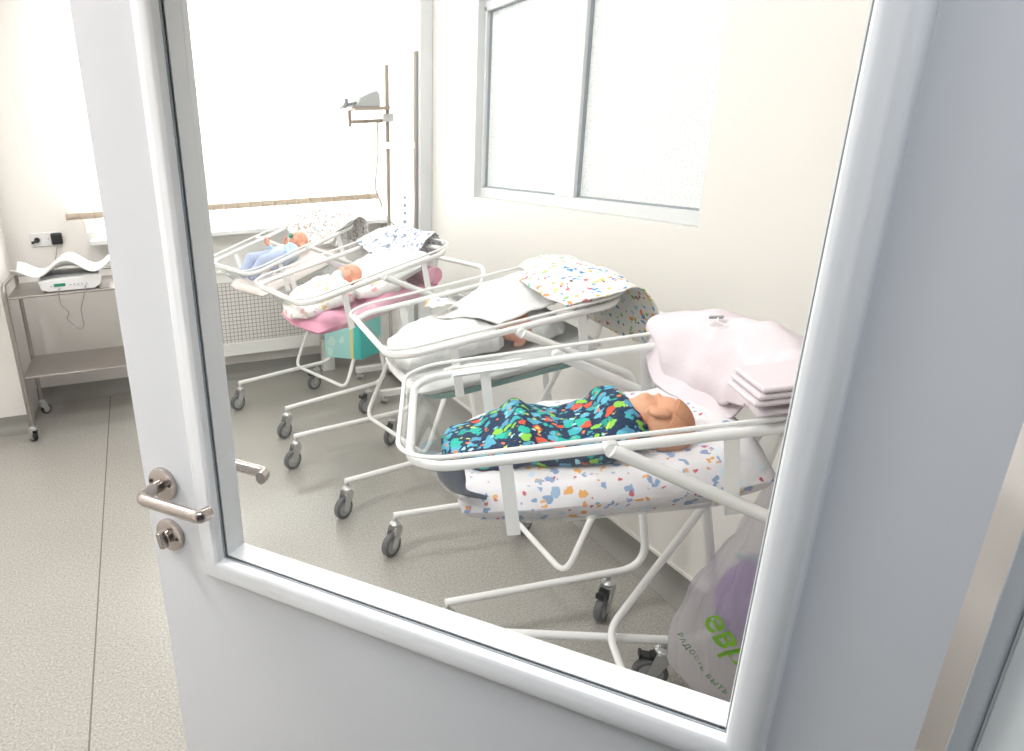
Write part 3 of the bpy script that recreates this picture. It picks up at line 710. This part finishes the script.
def drape(name, mat, c, rows, label, cat, nz=.006, sc_=9, seed=0, thick=.005, ns=44, group=None):
    """rows: list of polylines across v (each a list of (u,v,w)); lofted in both directions by splines"""
    R = [spline(r, 40) for r in rows]; cols = [spline([R[i][j] for i in range(len(R))], ns) for j in range(41)]
    def f(s_, t_):
        p = cols[round(t_ * 40)][round(s_ * ns)]
        q = p + Vector((fn((p.x, p.y, p.z + seed), sc_, nz), fn((p.x, p.y, p.z + seed + 3), sc_, nz), fn((p.x, p.y, p.z + seed + 7), sc_, nz) + fn((p.x, p.y, p.z + seed + 9), sc_ * 2.7, nz * .45)))
        return q
    o = part(name, MB().grid(f, ns, 40), mat, None, tubM(c), solid=thick, angle=80)
    return tag(o, label, cat, group)

# newborn bodies ------------------------------------------------------------------
def basis(f, t):
    f = Vector(f).normalized(); t = Vector(t); t = (t - f * t.dot(f)).normalized(); s = t.cross(f)
    return Matrix((s, f, t)).transposed()     # columns: side, face, top
def head_blobs(mb, ctr, B, k=1.):
    c = Vector(ctr)
    def ball(p, r, rot=None): mb.ball(c + B @ (Vector(p) * k), [x * k for x in r], B if rot is None else B @ rot)
    ball((0, -.008, .012), (.047, .057, .047)); ball((0, .014, -.018), (.040, .040, .036))
    ball((.020, .032, -.022), (.018, .018, .017)); ball((-.020, .032, -.022), (.018, .018, .017))
    ball((0, .036, -.042), (.014, .014, .012)); ball((0, .053, -.010), (.0075, .010, .0075)); ball((0, .049, -.000), (.006, .008, .012))
    ball((0, .049, -.027), (.011, .006, .003)); ball((0, .048, -.033), (.009, .006, .003))
    for s in (-1, 1):
        ball((s * .018, .042, .004), (.011, .008, .005))
        ball((s * .048, -.004, -.010), (.008, .013, .018), Matrix.Rotation(s * .45, 3, 'Z')); ball((s * .047, .004, -.020), (.007, .007, .008)); ball((s * .052, -.012, -.006), (.004, .005, .015))
def hand_blobs(mb, wrist, d, n, k=1., curl=.5, thumb=1):
    """newborn hand: palm, four fingers of unequal length, thumb from the side of the palm"""
    d = Vector(d).normalized(); n = Vector(n); n = (n - d * n.dot(d)).normalized(); s = d.cross(n); w_ = Vector(wrist)
    P = lambda a, b_, e: w_ + d * a * k + s * b_ * k + n * e * k
    mb.ball(P(.016, 0, 0), (.019 * k, .015 * k, .008 * k), Matrix((d, s, n)).transposed(), 14, 8)
    for i, (off, ln) in enumerate(((-.0105, .020), (-.0035, .024), (.0035, .0225), (.0105, .017))):
        a = P(.030, off, 0); m_ = P(.030 + ln * .5, off * 1.15, .004 * curl + .002); e = P(.030 + ln * (1 - .35 * curl), off * 1.2, .018 * curl)
        mb.capsule(a, .0042 * k, m_, .0040 * k, 8); mb.capsule(m_, .0040 * k, e, .0033 * k, 8)
    a = P(.010, thumb * .013, .002); m_ = P(.020, thumb * .022, .006); e = P(.030, thumb * .024, .010)
    mb.capsule(a, .0052 * k, m_, .0046 * k, 8); mb.capsule(m_, .0046 * k, e, .0036 * k, 8)
def newborn(c, label, mat, build, voxel=.0032):
    mb = MB(); build(mb)
    o = part('newborn_baby', mb, mat, None, tubM(c), angle=180)
    r = o.modifiers.new('r', 'REMESH'); r.mode = 'VOXEL'; r.voxel_size = voxel; r.use_smooth_shade = True
    s = o.modifiers.new('s', 'SMOOTH'); s.factor = .5; s.iterations = 4
    return tag(o, label, 'person')

# ------------------------------------------------------------------ cot D (nearest)
mb = crown(MB(), -.285, .325, .222, -.086, -.182, .006, 1., rise=lambda x, y: .018 * max(0, y / .2) ** 2 + .03 * min(1, max(0, (x - .18) / .10)) + .02 * max(0, (x - .02) / .3) * max(0, -y / .2) ** 3)
md_ = tag(part('crib_mattress', mb, M['bears'], None, tubM('D'), angle=80), 'mattress wrapped in white bear-print sheet in the nearest cot', 'mattress', 'mattresses in the cots')
hD = (.137, -.072, -.047); BD = basis((0.05, .75, .66), (1, .06, -.06))
def bD(mb):
    head_blobs(mb, hD, BD, 1.08)
    mb.capsule((.03, -.03, -.078), .028, (-.10, -.015, -.080), .026); mb.capsule((.04, -.03, -.068), .032, (.11, -.06, -.056), .030)
    for s in (-1, 1):
        mb.capsule((.04, -.03 + s * .045, -.075), .019, (-.03, -.03 + s * .06, -.078), .016); mb.capsule((-.03, -.03 + s * .06, -.078), .016, (-.08, -.02 + s * .03, -.07), .013)
        mb.capsule((-.10, -.012 + s * .03, -.074), .022, (-.14, -.01 + s * .03, -.050), .019); mb.capsule((-.14, -.01 + s * .03, -.050), .019, (-.23, s * .03, -.080), .012); mb.ball((-.24, .005 + s * .03, -.080), (.015, .012, .012))
babyD = newborn('D', 'person, newborn asleep in the nearest cot, brown hair, head turned away', M['skin_tan'], bD)
# swaddle: lofted along the body with knee and shoulder humps
def prof(tab, u):
    for (a, *x), (b_, *y) in zip(tab, tab[1:]):
        if a <= u <= b_:
            t = (u - a) / (b_ - a); t = t * t * (3 - 2 * t); return [p + (q - p) * t for p, q in zip(x, y)]
    return list(tab[-1][1:]) if u > tab[-1][0] else list(tab[0][1:])
def swaddle(c, name, mat, tab, parent, seed, nz=.006, n=64, open_end=True):
    rings = []; u0, u1 = tab[0][0], tab[-1][0]
    for i in range(n + 1):
        u = u0 + (u1 - u0) * i / n; vc, hv, w0, w1 = prof(tab, u); ring = []
        for k in range(40):
            a = 2 * PI * k / 40; cv, sw_ = math.cos(a), math.sin(a)
            v = vc + hv * math.copysign(abs(cv) ** .85, cv); w_ = (w0 + w1) / 2 + (w1 - w0) / 2 * math.copysign(abs(sw_) ** .8, sw_)
            d = fn((u, v, w_ + seed), 16, nz) + fn((u * 2.2, v, w_ + seed), 30, nz * .5)
            ring.append((u + d * .4, v + cv * d, w_ + sw_ * d))
        rings.append(ring)
    o = part(name, MB().loft(rings), mat, parent, angle=80)
    return o
swaddle('D', 'swaddle', M['dino'], [(-.30, .03, .04, -.1, -.075), (-.275, .02, .09, -.105, -.062), (-.22, .0, .12, -.105, -.055), (-.17, -.01, .13, -.105, -.035), (-.13, -.01, .135, -.105, -.010), (-.09, -.015, .135, -.105, -.028), (-.04, -.02, .135, -.105, -.043), (.02, -.025, .135, -.105, -.028), (.055, -.025, .13, -.105, .004), (.08, -.03, .115, -.1, .006), (.098, -.045, .085, -.098, -.010), (.112, -.058, .055, -.095, -.026)], babyD, 3.)
# fine hair on the back of the head
hb = MB()
def hairf(s_, t_):
    th = s_ * 2 * PI; ph = .04 + t_ * 1.50
    ax = Vector((0, -.55, .83)).normalized(); e1 = Vector((1, 0, 0)); e2 = ax.cross(e1)
    d = ax * math.cos(ph) + (e1 * math.cos(th) + e2 * math.sin(th)) * math.sin(ph)
    p = Vector((0, -.008, .012)) + Vector((d.x * .0492, d.y * .0592, d.z * .0492)); p *= 1.08
    return Vector(hD) + BD @ p
hb.grid(hairf, 40, 16); part('hair', hb, M['hair'], babyD, solid=.0012, label='fine brown hair')
# dark folded cloth at the foot end
def cornerp(a, w_, r_): return (-.235 - r_ * math.cos(math.radians(a)) + (.03 if w_ < -.1 else 0), -.145 - r_ * math.sin(math.radians(a)), w_)
drape('folded_cloth', M['navy_sock'], 'D', [[cornerp(a, w_, r_) for a in (8, 30, 52, 74)] for w_, r_ in ((-.028, .078), (-.055, .074), (-.085, .064), (-.108, .055))], 'dark grey-blue cloth tucked in the foot of the nearest cot', 'cloth', nz=.004, sc_=26, seed=2., thick=.008)
# pale pink blanket over the head end
pb_ = drape('baby_blanket', M['pink_blanket'], 'D', [
    [(.235, .288, .000), (.232, .20, -.040), (.258, .09, -.055), (.285, .0, -.062), (.285, -.09, -.030), (.26, -.18, .018), (.240, -.270, .034)],
    [(.225, .300, .040), (.235, .20, .012), (.265, .09, .000), (.292, .0, .000), (.292, -.09, .012), (.27, -.18, .036), (.258, -.282, .046)],
    [(.255, .302, .062), (.275, .20, .066), (.305, .09, .064), (.325, .0, .062), (.33, -.09, .058), (.325, -.18, .056), (.32, -.288, .052)],
    [(.34, .300, .050), (.36, .20, .078), (.38, .09, .086), (.39, .0, .086), (.395, -.09, .080), (.395, -.18, .066), (.39, -.288, .050)],
    [(.405, .295, -.01), (.43, .20, .01), (.45, .09, .02), (.455, .0, .01), (.455, -.09, .005), (.45, -.18, -.005), (.43, -.286, -.02)],
    [(.40, .275, -.13), (.425, .20, -.16), (.44, .09, -.17), (.445, .0, -.17), (.445, -.09, -.16), (.44, -.18, -.14), (.42, -.275, -.12)]],
    'pale pink blanket heaped over the head end of the nearest cot', 'blanket', nz=.014, sc_=11, seed=4., thick=.006, group='blankets over the cot heads')
fl = drape('folded_corner', M['pink_blanket'], 'D', [
    [(.205, .262, -.02), (.205, .20, -.062), (.222, .10, -.070), (.245, .0, -.073), (.262, -.05, -.072)],
    [(.222, .278, .015), (.228, .20, -.032), (.250, .10, -.050), (.272, .0, -.064), (.285, -.05, -.066)],
    [(.245, .282, .030), (.255, .20, .006), (.28, .10, -.014), (.298, .0, -.030), (.305, -.05, -.040)]], '', '', nz=.004, sc_=12, seed=2., thick=.005, ns=20)
for k_ in ('label', 'category'): del fl[k_]
fl.parent = pb_; fl.matrix_local = Matrix.Identity(4)
b = MB()
for i in range(3):
    pts = [(.232 + .004 * i, -.292 + .008 * i), (.30, -.298 + .006 * i), (.385, -.29)]
    b.box((.228 + .006 * i, -.292, .056 + .0115 * i), (.40, -.175, .066 + .0115 * i))
o = part('folded_nappy', b, M['pink_cloth'], None, tubM('D'), bevel=.0045, angle=80)
tag(o, 'small pink cloth folded flat on the pale pink blanket', 'cloth')
o.data.materials.clear(); o.data.materials.append(M['pink_blanket'])
# grey tag with a looped cord lying on the blanket
b = MB().sweep(fillet([(.318, .115, .093), (.305, .085, .094), (.318, .045, .094), (.295, .050, .090), (.286, .085, .086), (.318, .115, .093)], .012, 5), .0014, 6); part('tag_cord', b, M['lacquer'], pb_)
part('blanket_tag', MB().box((-.014, -.006, -.002), (.014, .006, .002)), M['dark_grey'], pb_, T(.318, .125, .092) @ RZ(-.5), bevel=.001, label='small grey tag')
# ------------------------------------------------------------------ cot C
mb = crown(MB(), -.300, .320, .205, -.115, -.178, .005, 2.)
mC = tag(part('crib_mattress', mb, M['white_cloth'], None, tubM('C'), angle=80), 'white mattress with dark teal underside in the all-white cot', 'mattress', 'mattresses in the cots')
b = MB().loft([[(p[0], p[1], w_) for p in rrect(-.255, .30, .196, .09, 8)] for w_ in (-.184, -.170)]); part('mattress_base', b, M['teal_edge'], mC, label='dark teal mattress underside')
hC = (.078, -.098, -.055); BC = basis((-.25, -.75, .60), (1, -.1, .1))
def bC(mb):
    head_blobs(mb, hC, BC, 1.0)
    mb.capsule((-.03, -.02, -.07), .052, (-.14, .0, -.07), .050); mb.capsule((-.01, -.04, -.07), .042, (.03, -.07, -.065), .03)
    for s in (-1, 1):
        mb.capsule((-.02, -.02 + s * .055, -.06), .022, (-.09, -.02 + s * .06, -.05), .018); mb.capsule((-.15, s * .03, -.08), .028, (-.19, s * .03, -.070), .022); mb.capsule((-.19, s * .03, -.070), .022, (-.24, s * .03, -.092), .014)
babyC = newborn('C', 'person, newborn with reddish face peeping out of white wrapping', M['skin'], bC)
swaddle('C', 'swaddle', M['white_cloth'], [(-.300, .03, .06, -.115, -.085), (-.27, .02, .13, -.12, -.05), (-.2, .02, .155, -.12, -.018), (-.12, .01, .16, -.12, -.012), (-.05, .0, .165, -.12, .0), (-.015, -.005, .16, -.12, -.010), (.012, -.005, .14, -.12, -.022), (.032, .0, .10, -.118, -.04), (.042, .0, .05, -.11, -.06)], babyC, 8., nz=.010)
swaddle('C', 'hood', M['white_cloth'], [(.095, -.07, .05, -.10, -.02), (.11, -.06, .09, -.11, .0), (.15, -.04, .12, -.115, -.005), (.20, -.03, .11, -.115, -.035), (.23, -.03, .07, -.11, -.07)], babyC, 12., nz=.008, n=24)
drape('draped_sheet', M['white_cloth'], 'C', [
    [(-.12, .19, -.07), (-.12, .10, -.03), (-.11, .02, -.008), (-.06, -.07, .002), (.0, -.15, -.012)],
    [(-.02, .21, -.04), (-.02, .12, .0), (.0, .04, .015), (.03, -.06, .014), (.06, -.15, -.004)],
    [(.10, .225, .0), (.11, .13, .045), (.12, .05, .055), (.12, -.05, .03), (.13, -.15, .005)],
    [(.22, .225, .0), (.23, .13, .035), (.23, .04, .03), (.23, -.06, .012), (.23, -.16, .002)],
    [(.30, .215, -.03), (.30, .13, -.03), (.30, .04, -.04), (.30, -.06, -.045), (.30, -.18, -.05)]],
    'white sheet tented over the pillow of the all-white cot', 'sheet', nz=.012, sc_=12, seed=1., thick=.004)
drape('crumpled_cloth', M['orange'], 'C', [[(-.142, .115, .016), (-.138, .085, .026), (-.130, .05, .026)], [(-.125, .125, .030), (-.12, .085, .040), (-.115, .04, .028)], [(-.09, .12, .030), (-.085, .085, .036), (-.08, .04, .026)], [(-.06, .12, .010), (-.055, .085, .014), (-.05, .04, .014)]], 'small crumpled cloth with orange print on the white wrapping', 'cloth', nz=.007, sc_=40, seed=1., thick=.004)
drape('baby_blanket', M['animals'], 'C', [
    [(.265, .275, .028), (.235, .17, .032), (.165, .05, .046), (.140, -.08, .056), (.150, -.18, .036), (.165, -.262, .028)],
    [(.30, .287, .040), (.28, .17, .064), (.235, .05, .072), (.215, -.08, .078), (.215, -.18, .056), (.22, -.284, .038)],
    [(.345, .287, .040), (.34, .17, .064), (.31, .05, .070), (.30, -.08, .074), (.295, -.18, .056), (.29, -.286, .038)],
    [(.375, .285, .040), (.388, .17, .050), (.39, .05, .052), (.39, -.08, .052), (.385, -.18, .048), (.365, -.286, .040)],
    [(.39, .28, -.03), (.405, .17, -.03), (.412, .05, -.03), (.416, -.08, -.03), (.418, -.18, -.03), (.415, -.285, -.03)],
    [(.385, .27, -.12), (.405, .17, -.14), (.415, .05, -.155), (.43, -.08, -.17), (.445, -.18, -.18), (.462, -.275, -.185)]],
    'white blanket with small colourful animals hanging over a cot head', 'blanket', nz=.009, sc_=13, seed=6., thick=.004, group='blankets over the cot heads')

# ------------------------------------------------------------------ cot B
mb = crown(MB(), -.315, .315, .215, -.110, -.183, .012, 3., rise=lambda x, y: .02 * math.sin(x * 20))
mB = tag(part('crib_mattress', mb, M['pink_cloth'], None, tubM('B'), angle=80), 'padded bed covered in bright pink cloth in the second cot', 'mattress', 'mattresses in the cots')
hB = (-.015, .035, -.045); BB = basis((.1, -.55, .80), (-1, .0, .1))
hB = (.0, .03, -.040); BB = basis((-.2, -.35, .90), (.95, .1, .2))
def bB(mb):
    head_blobs(mb, hB, BB, 1.0)
    mb.capsule((-.09, .0, -.07), .050, (-.19, .0, -.07), .046); mb.capsule((-.08, .01, -.07), .035, (-.03, .02, -.06), .028)
    for s in (-1, 1):
        mb.capsule((-.08, s * .055, -.06), .022, (-.14, s * .06, -.05), .018); mb.capsule((-.19, s * .03, -.078), .026, (-.23, s * .03, -.070), .021); mb.capsule((-.23, s * .03, -.070), .021, (-.27, s * .03, -.090), .014)
babyB = newborn('B', 'person, newborn with a pale blue bib beside the white wedge pillow', M['skin'], bB)
swaddle('B', 'swaddle', M['floralswaddle'], [(-.335, .0, .05, -.11, -.085), (-.30, .0, .12, -.115, -.055), (-.22, .0, .15, -.115, -.02), (-.13, .0, .165, -.115, -.012), (-.08, .0, .15, -.115, -.012), (-.06, .01, .09, -.11, -.025), (-.052, .01, .06, -.1, -.035)], babyB, 18., nz=.010)
hb = MB(); hb.capsule((-.085, .03, -.045), .030, (-.060, .02, -.020), .026); hb.capsule((-.075, -.01, -.045), .026, (-.060, .02, -.022), .022)
o = part('bib', hb, M['blue_hat'], babyB, angle=180, label='pale blue bib under the chin'); md = o.modifiers.new('r', 'REMESH'); md.mode = 'VOXEL'; md.voxel_size = .004; md.use_smooth_shade = True
swaddle('B', 'wrap', M['floralswaddle'], [(-.05, -.09, .05, -.11, -.06), (.02, -.10, .08, -.115, -.045), (.10, -.12, .08, -.115, -.05), (.16, -.13, .05, -.11, -.07)], babyB, 21., nz=.010, n=30)
mb = crown(MB(), .03, .31, .20, -.035, -.105, .006, 5., tilt=.16)
tag(part('pillow', mb, M['white_cloth'], None, tubM('B'), angle=80), 'white wedge pillow under the grey-print blanket', 'pillow')
swaddle_roll = MB().sweep(spline([(.285, .20, -.10), (.292, .0, -.105), (.288, -.20, -.10)], 20), .036, 18)
tag(part('rolled_cloth', swaddle_roll, M['pink_cloth'], None, tubM('B'), angle=80), 'pink rolled cloth at the head end of the second cot', 'cloth')
drape('baby_blanket', M['greyprint'], 'B', [
    [(.19, .268, .034), (.18, .17, .0), (.19, .05, -.040), (.22, -.02, -.048), (.27, -.08, -.015), (.30, -.115, .004)],
    [(.23, .286, .040), (.24, .17, .024), (.25, .05, -.004), (.27, -.02, -.008), (.30, -.08, .018), (.32, -.118, .032)],
    [(.29, .288, .042), (.30, .17, .048), (.31, .05, .036), (.32, -.02, .034), (.335, -.08, .042), (.345, -.12, .046)],
    [(.36, .286, .042), (.372, .17, .062), (.374, .05, .058), (.374, -.02, .056), (.374, -.08, .054), (.374, -.12, .050)],
    [(.388, .28, .00), (.398, .17, .008), (.402, .05, .008), (.402, -.02, .006), (.40, -.08, .004), (.398, -.12, .002)],
    [(.388, .27, -.06), (.398, .17, -.07), (.404, .05, -.075), (.404, -.02, -.075), (.402, -.08, -.07), (.398, -.12, -.06)]],
    'white blanket with grey and blue print over the second cot', 'blanket', nz=.008, sc_=13, seed=9., thick=.004, group='blankets over the cot heads')

# ------------------------------------------------------------------ cot A
mb = crown(MB(), -.315, .315, .212, -.115, -.180, .006, 7.)
tag(part('crib_mattress', mb, M['palebed'], None, tubM('A'), angle=80), 'pale beige mattress in the cot nearest the radiator', 'mattress', 'mattresses in the cots')
hA = (.125, .045, -.035); BA = basis((-.25, -.3, .9), (.95, .05, .2))
def bA(mb):
    head_blobs(mb, hA, BA, 1.0)
    mb.capsule((.04, .03, -.07), .050, (-.07, .01, -.07), .048); mb.capsule((.05, .03, -.06), .032, (.09, .04, -.05), .028)
    # raised arms
    mb.capsule((.03, .075, -.055), .021, (-.03, .10, -.04), .018); mb.capsule((-.03, .10, -.04), .018, (-.05, .075, .010), .013); hand_blobs(mb, (-.05, .075, .010), (-.25, -.2, 1), (.3, -1, 0), 1.0, .5, 1)
    mb.capsule((.03, -.03, -.055), .021, (-.01, -.05, -.045), .018); mb.capsule((-.01, -.05, -.045), .018, (.005, -.035, .0), .013); hand_blobs(mb, (.005, -.035, .0), (.1, .0, 1), (.3, -1, 0), .95, .9, -1)
    for s in (-1, 1):
        mb.capsule((-.08, .01 + s * .035, -.07), .034, (-.17, .01 + s * .07, -.03), .027); mb.capsule((-.17, .01 + s * .07, -.03), .027, (-.25, .01 + s * .05, -.08), .019); mb.ball((-.262, .01 + s * .05, -.075), (.015, .013, .022))
babyA = newborn('A', 'person, newborn in the farthest cot with both fists raised', M['skin'], bA)
cl = MB()
for s in (-1, 1):
    cl.capsule((-.06, .01 + s * .03, -.068), .056, (-.17, .01 + s * .07, -.026), .036); cl.capsule((-.17, .01 + s * .07, -.026), .036, (-.25, .01 + s * .05, -.075), .028)
o = part('romper_legs', cl, M['denim'], babyA, angle=180, label='grey-blue romper trousers'); r = o.modifiers.new('r', 'REMESH'); r.mode = 'VOXEL'; r.voxel_size = .004; r.use_smooth_shade = True
cl = MB(); cl.capsule((.045, .03, -.068), .056, (-.06, .01, -.068), .056); cl.capsule((.03, .075, -.055), .025, (-.03, .10, -.04), .022); cl.capsule((-.03, .10, -.04), .022, (-.047, .08, .0), .017)
cl.capsule((.03, -.03, -.055), .025, (-.01, -.05, -.045), .022); cl.capsule((-.01, -.05, -.045), .022, (.003, -.038, -.01), .017)
o = part('shirt', cl, M['blue_hat'], babyA, angle=180, label='pale blue shirt'); r = o.modifiers.new('r', 'REMESH'); r.mode = 'VOXEL'; r.voxel_size = .004; r.use_smooth_shade = True
b = MB(); c0 = Vector(hA) + BA @ Vector((0, .060, -.030)); b.ball(c0, (.014, .006, .014), BA); b.sweep([c0 + BA @ Vector((.012 * math.cos(a), .008, .012 * math.sin(a))) for a in [2 * PI * i / 14 for i in range(14)]], .002, 6, loop=True)
part('pacifier', b, M['display'], babyA, label='blue-green pacifier')
drape('baby_blanket', M['ditsy'], 'A', [
    [(.175, .255, .010), (.18, .17, -.040), (.20, .05, -.075), (.215, -.08, -.080), (.22, -.17, -.055), (.20, -.252, .010)],
    [(.22, .282, .040), (.235, .17, .000), (.26, .05, -.035), (.27, -.08, -.040), (.265, -.17, -.015), (.24, -.280, .036)],
    [(.29, .287, .042), (.31, .17, .042), (.325, .05, .022), (.33, -.08, .018), (.325, -.17, .026), (.30, -.286, .040)],
    [(.37, .285, .038), (.38, .17, .050), (.385, .05, .050), (.385, -.08, .050), (.38, -.18, .045), (.36, -.284, .040)],
    [(.395, .28, -.03), (.405, .17, -.03), (.41, .05, -.03), (.41, -.08, -.03), (.405, -.18, -.025), (.39, -.29, -.015)],
    [(.385, .27, -.12), (.40, .17, -.13), (.405, .05, -.13), (.405, -.08, -.14), (.40, -.18, -.14), (.37, -.285, -.13)]],
    'white blanket with tiny dark print over the farthest cot', 'blanket', nz=.007, sc_=14, seed=11., thick=.004, group='blankets over the cot heads')

# ------------------------------------------------------------------ nappy pack hanging under cot A
pk = thing('nappy_pack', 'teal and pale green nappy pack hanging under the farthest cot', 'pack', T(1.125, 3.80, .345) @ RZ(-.98))
PW, PD = .128, .098
rings = [[(p[0] + .02 * k / 8, p[1], .31 * k / 8 + .010 * math.sin(p[0] * 14)) for p in rrect(-PW - .008 * math.sin(PI * k / 8), PW + .008 * math.sin(PI * k / 8), PD + .006 * math.sin(PI * k / 8), .02, 4)] for k in range(9)]
part('pack_body', MB().loft(rings), M['lightteal'], pk, angle=60)
part('side_panel', MB().box((PW - .035, -PD - .006, .010), (PW + .024, PD + .006, .30)), M['teal'], pk, bevel=.014, label='deep teal end of the pack')
part('edge_strip', MB().box((PW - .048, -PD - .0075, .010), (PW - .028, -PD + .01, .30)), M['yellow'], pk, bevel=.003, label='yellow edge strip')
part('carry_strap', MB().sweep(fillet([(-.06, 0, .30), (-.04, 0, .46), (.06, 0, .46), (.08, 0, .30)], .03), .008, 8), M['white_plastic'], pk)

# ------------------------------------------------------------------ carrier bag on the nearest cot, purple pack in it
bagC = Vector((1.315, 1.135, 0)); va = math.atan2(-bagC.y, -bagC.x)
bagtab = [(.012, .050, .035), (.03, .085, .06), (.10, .148, .095), (.20, .150, .10), (.30, .132, .092), (.42, .100, .07), (.52, .066, .045), (.60, .036, .026), (.68, .022, .018), (.74, .02, .015)]
def bagpt(th, z, off=0.):
    a, b_ = prof([(r[0], r[1], r[2]) for r in bagtab], z)
    lean = max(0, z - .15) * .10
    pleat = (.006 * math.sin(th * 7 + z * 9) + .0035 * math.sin(th * 17 + 2)) * min(1, max(0, (z - .06) / .25)) + .006 * math.sin(th * 11 + z * 30)
    rr = 1 + pleat / max(a, .03)
    x = math.cos(th) * b_ * rr; y = math.sin(th) * a * rr       # x: towards viewer, y: across
    nx, ny = math.cos(th) / b_, math.sin(th) / a; l = math.hypot(nx, ny); x += nx / l * off; y += ny / l * off
    p = Vector((x, y, z)); q = RZ(va) @ p
    return Vector((q.x + lean * .9, q.y - lean * .3, q.z))
bg = thing('carrier_bag', 'thin white carrier bag with green lettering hanging on the nearest cot', 'bag', T(bagC.x + .015, bagC.y - .015, .10))
zs = [.012 + (.74 - .012) * (k / 40) for k in range(41)]
rings = [[bagpt(2 * PI * j / 72, z) for j in range(72)] for z in zs]
part('bag_skin', MB().loft(rings, cap1=False), M['bag'], bg, angle=180)
# printed lettering wrapped on the skin
def lettering(txt, size, th0, z0, rot, mat, bold):
    cu = bpy.data.curves.new('lettering', 'FONT'); cu.body = txt; cu.size = size; cu.resolution_u = 4; cu.offset = bold; cu.space_character = 1.25 if bold < .001 else 1.0
    tmp = bpy.data.objects.new('lettering', cu); COL.objects.link(tmp)
    dg = bpy.context.evaluated_depsgraph_get(); me = bpy.data.meshes.new_from_object(tmp.evaluated_get(dg))
    bpy.data.objects.remove(tmp); bpy.data.curves.remove(cu)
    import bmesh
    bm = bmesh.new(); bm.from_mesh(me)
    bmesh.ops.remove_doubles(bm, verts=bm.verts[:], dist=1e-5); bmesh.ops.triangulate(bm, faces=bm.faces[:]); bmesh.ops.subdivide_edges(bm, edges=[e for e in bm.edges if e.calc_length() > .005], cuts=4)
    for v in bm.verts:
        x, y = v.co.x * math.cos(rot) - v.co.y * math.sin(rot), v.co.x * math.sin(rot) + v.co.y * math.cos(rot)
        z = z0 + y; a = prof([(r[0], r[1]) for r in bagtab], z)[0]
        p = bagpt(th0 + x / max(a, .08), z, .0065); v.co = p
    bm.to_mesh(me); bm.free(); me.materials.clear(); me.materials.append(mat)
    return link('lettering', me, bg)
lettering('евро', .080, -.71, .285, -.64, M['green_ink'], .0016)
lettering('РАДОСТЬ БЫТЬ', .019, -.98, .212, -.62, M['dark_green_ink'], .0003)
pp = thing('purple_pack', 'purple soft pack inside the thin white carrier bag', 'pack', T(bagC.x + .015, bagC.y - .015, .155))
rings = []
for k in range(13):
    z = .16 + .22 * k / 12; s_ = math.sin(PI * min(max(k / 12, .08), .92)) ** .4
    rings.append([RZ(va) @ Vector((math.cos(2 * PI * j / 28) * .062 * s_ - .015, math.sin(2 * PI * j / 28) * .092 * s_ * (1 - .3 * (z - .16) / .22) + .015, z)) for j in range(28)])
part('pack_body', MB().loft(rings), M['purple'], pp, angle=70)
part('pack_seam', MB().sweep([RZ(va) @ Vector((-.015, .015 + t, .384)) for t in (-.05, 0, .05)], .006, 8), M['lightteal'], pp)

# ------------------------------------------------------------------ lamps and daylight
def area(name, loc, size, sizey, power, rot=(0, 0, 0), col=(1, 1, 1)):
    l = bpy.data.lights.new(name, 'AREA'); l.shape = 'RECTANGLE'; l.size = size; l.size_y = sizey; l.energy = power; l.color = col
    o = bpy.data.objects.new(name, l); COL.objects.link(o); o.location = loc; o.rotation_euler = rot; return o
area('daylight', (.62, YB + .30, 1.80), 2.0, 1.6, 140, (-PI / 2, 0, 0), (1, .995, .985))
for x, y, p_, lb in ((-1.15, 1.5, 43, 'square ceiling lamp over the open floor of the ward'), (.55, 3.2, 18, 'square ceiling lamp over the two far cots'), (.45, 1.55, 12, 'added square ceiling lamp brightening the nearest cot')):  # third lamp is added to brighten the nearest cot
    f = thing('ceiling_light', lb, 'lamp', T(x, y, ZC))
    b = MB(); b.box((-.31, -.31, -.05), (-.29, .31, 0)); b.box((.29, -.31, -.05), (.31, .31, 0)); b.box((-.29, -.31, -.05), (.29, -.29, 0)); b.box((-.29, .29, -.05), (.29, .31, 0)); part('lamp_frame', b, M['white_metal'], f)
    area('lamp', (x, y, ZC - .06), .58, .58, p_, (0, 0, 0), (1, .995, .98))
area('hall_lamp', (-.05, -.32, 2.40), .7, .35, 10, (0, 0, 0), (.90, .95, 1))
wd = bpy.data.worlds.new('world'); scene.world = wd; wd.use_nodes = True
bgn = wd.node_tree.nodes['Background']; bgn.inputs[0].default_value = (1, 1, 1, 1); bgn.inputs[1].default_value = 2.5

scene.cycles.transparent_max_bounces = 48
scene.cycles.max_bounces = 14
scene.view_settings.view_transform = 'Standard'
scene.view_settings.look = 'None'
scene.view_settings.gamma = 1.0
scene.view_settings.exposure = 0.30
scene.view_settings.use_curve_mapping = False
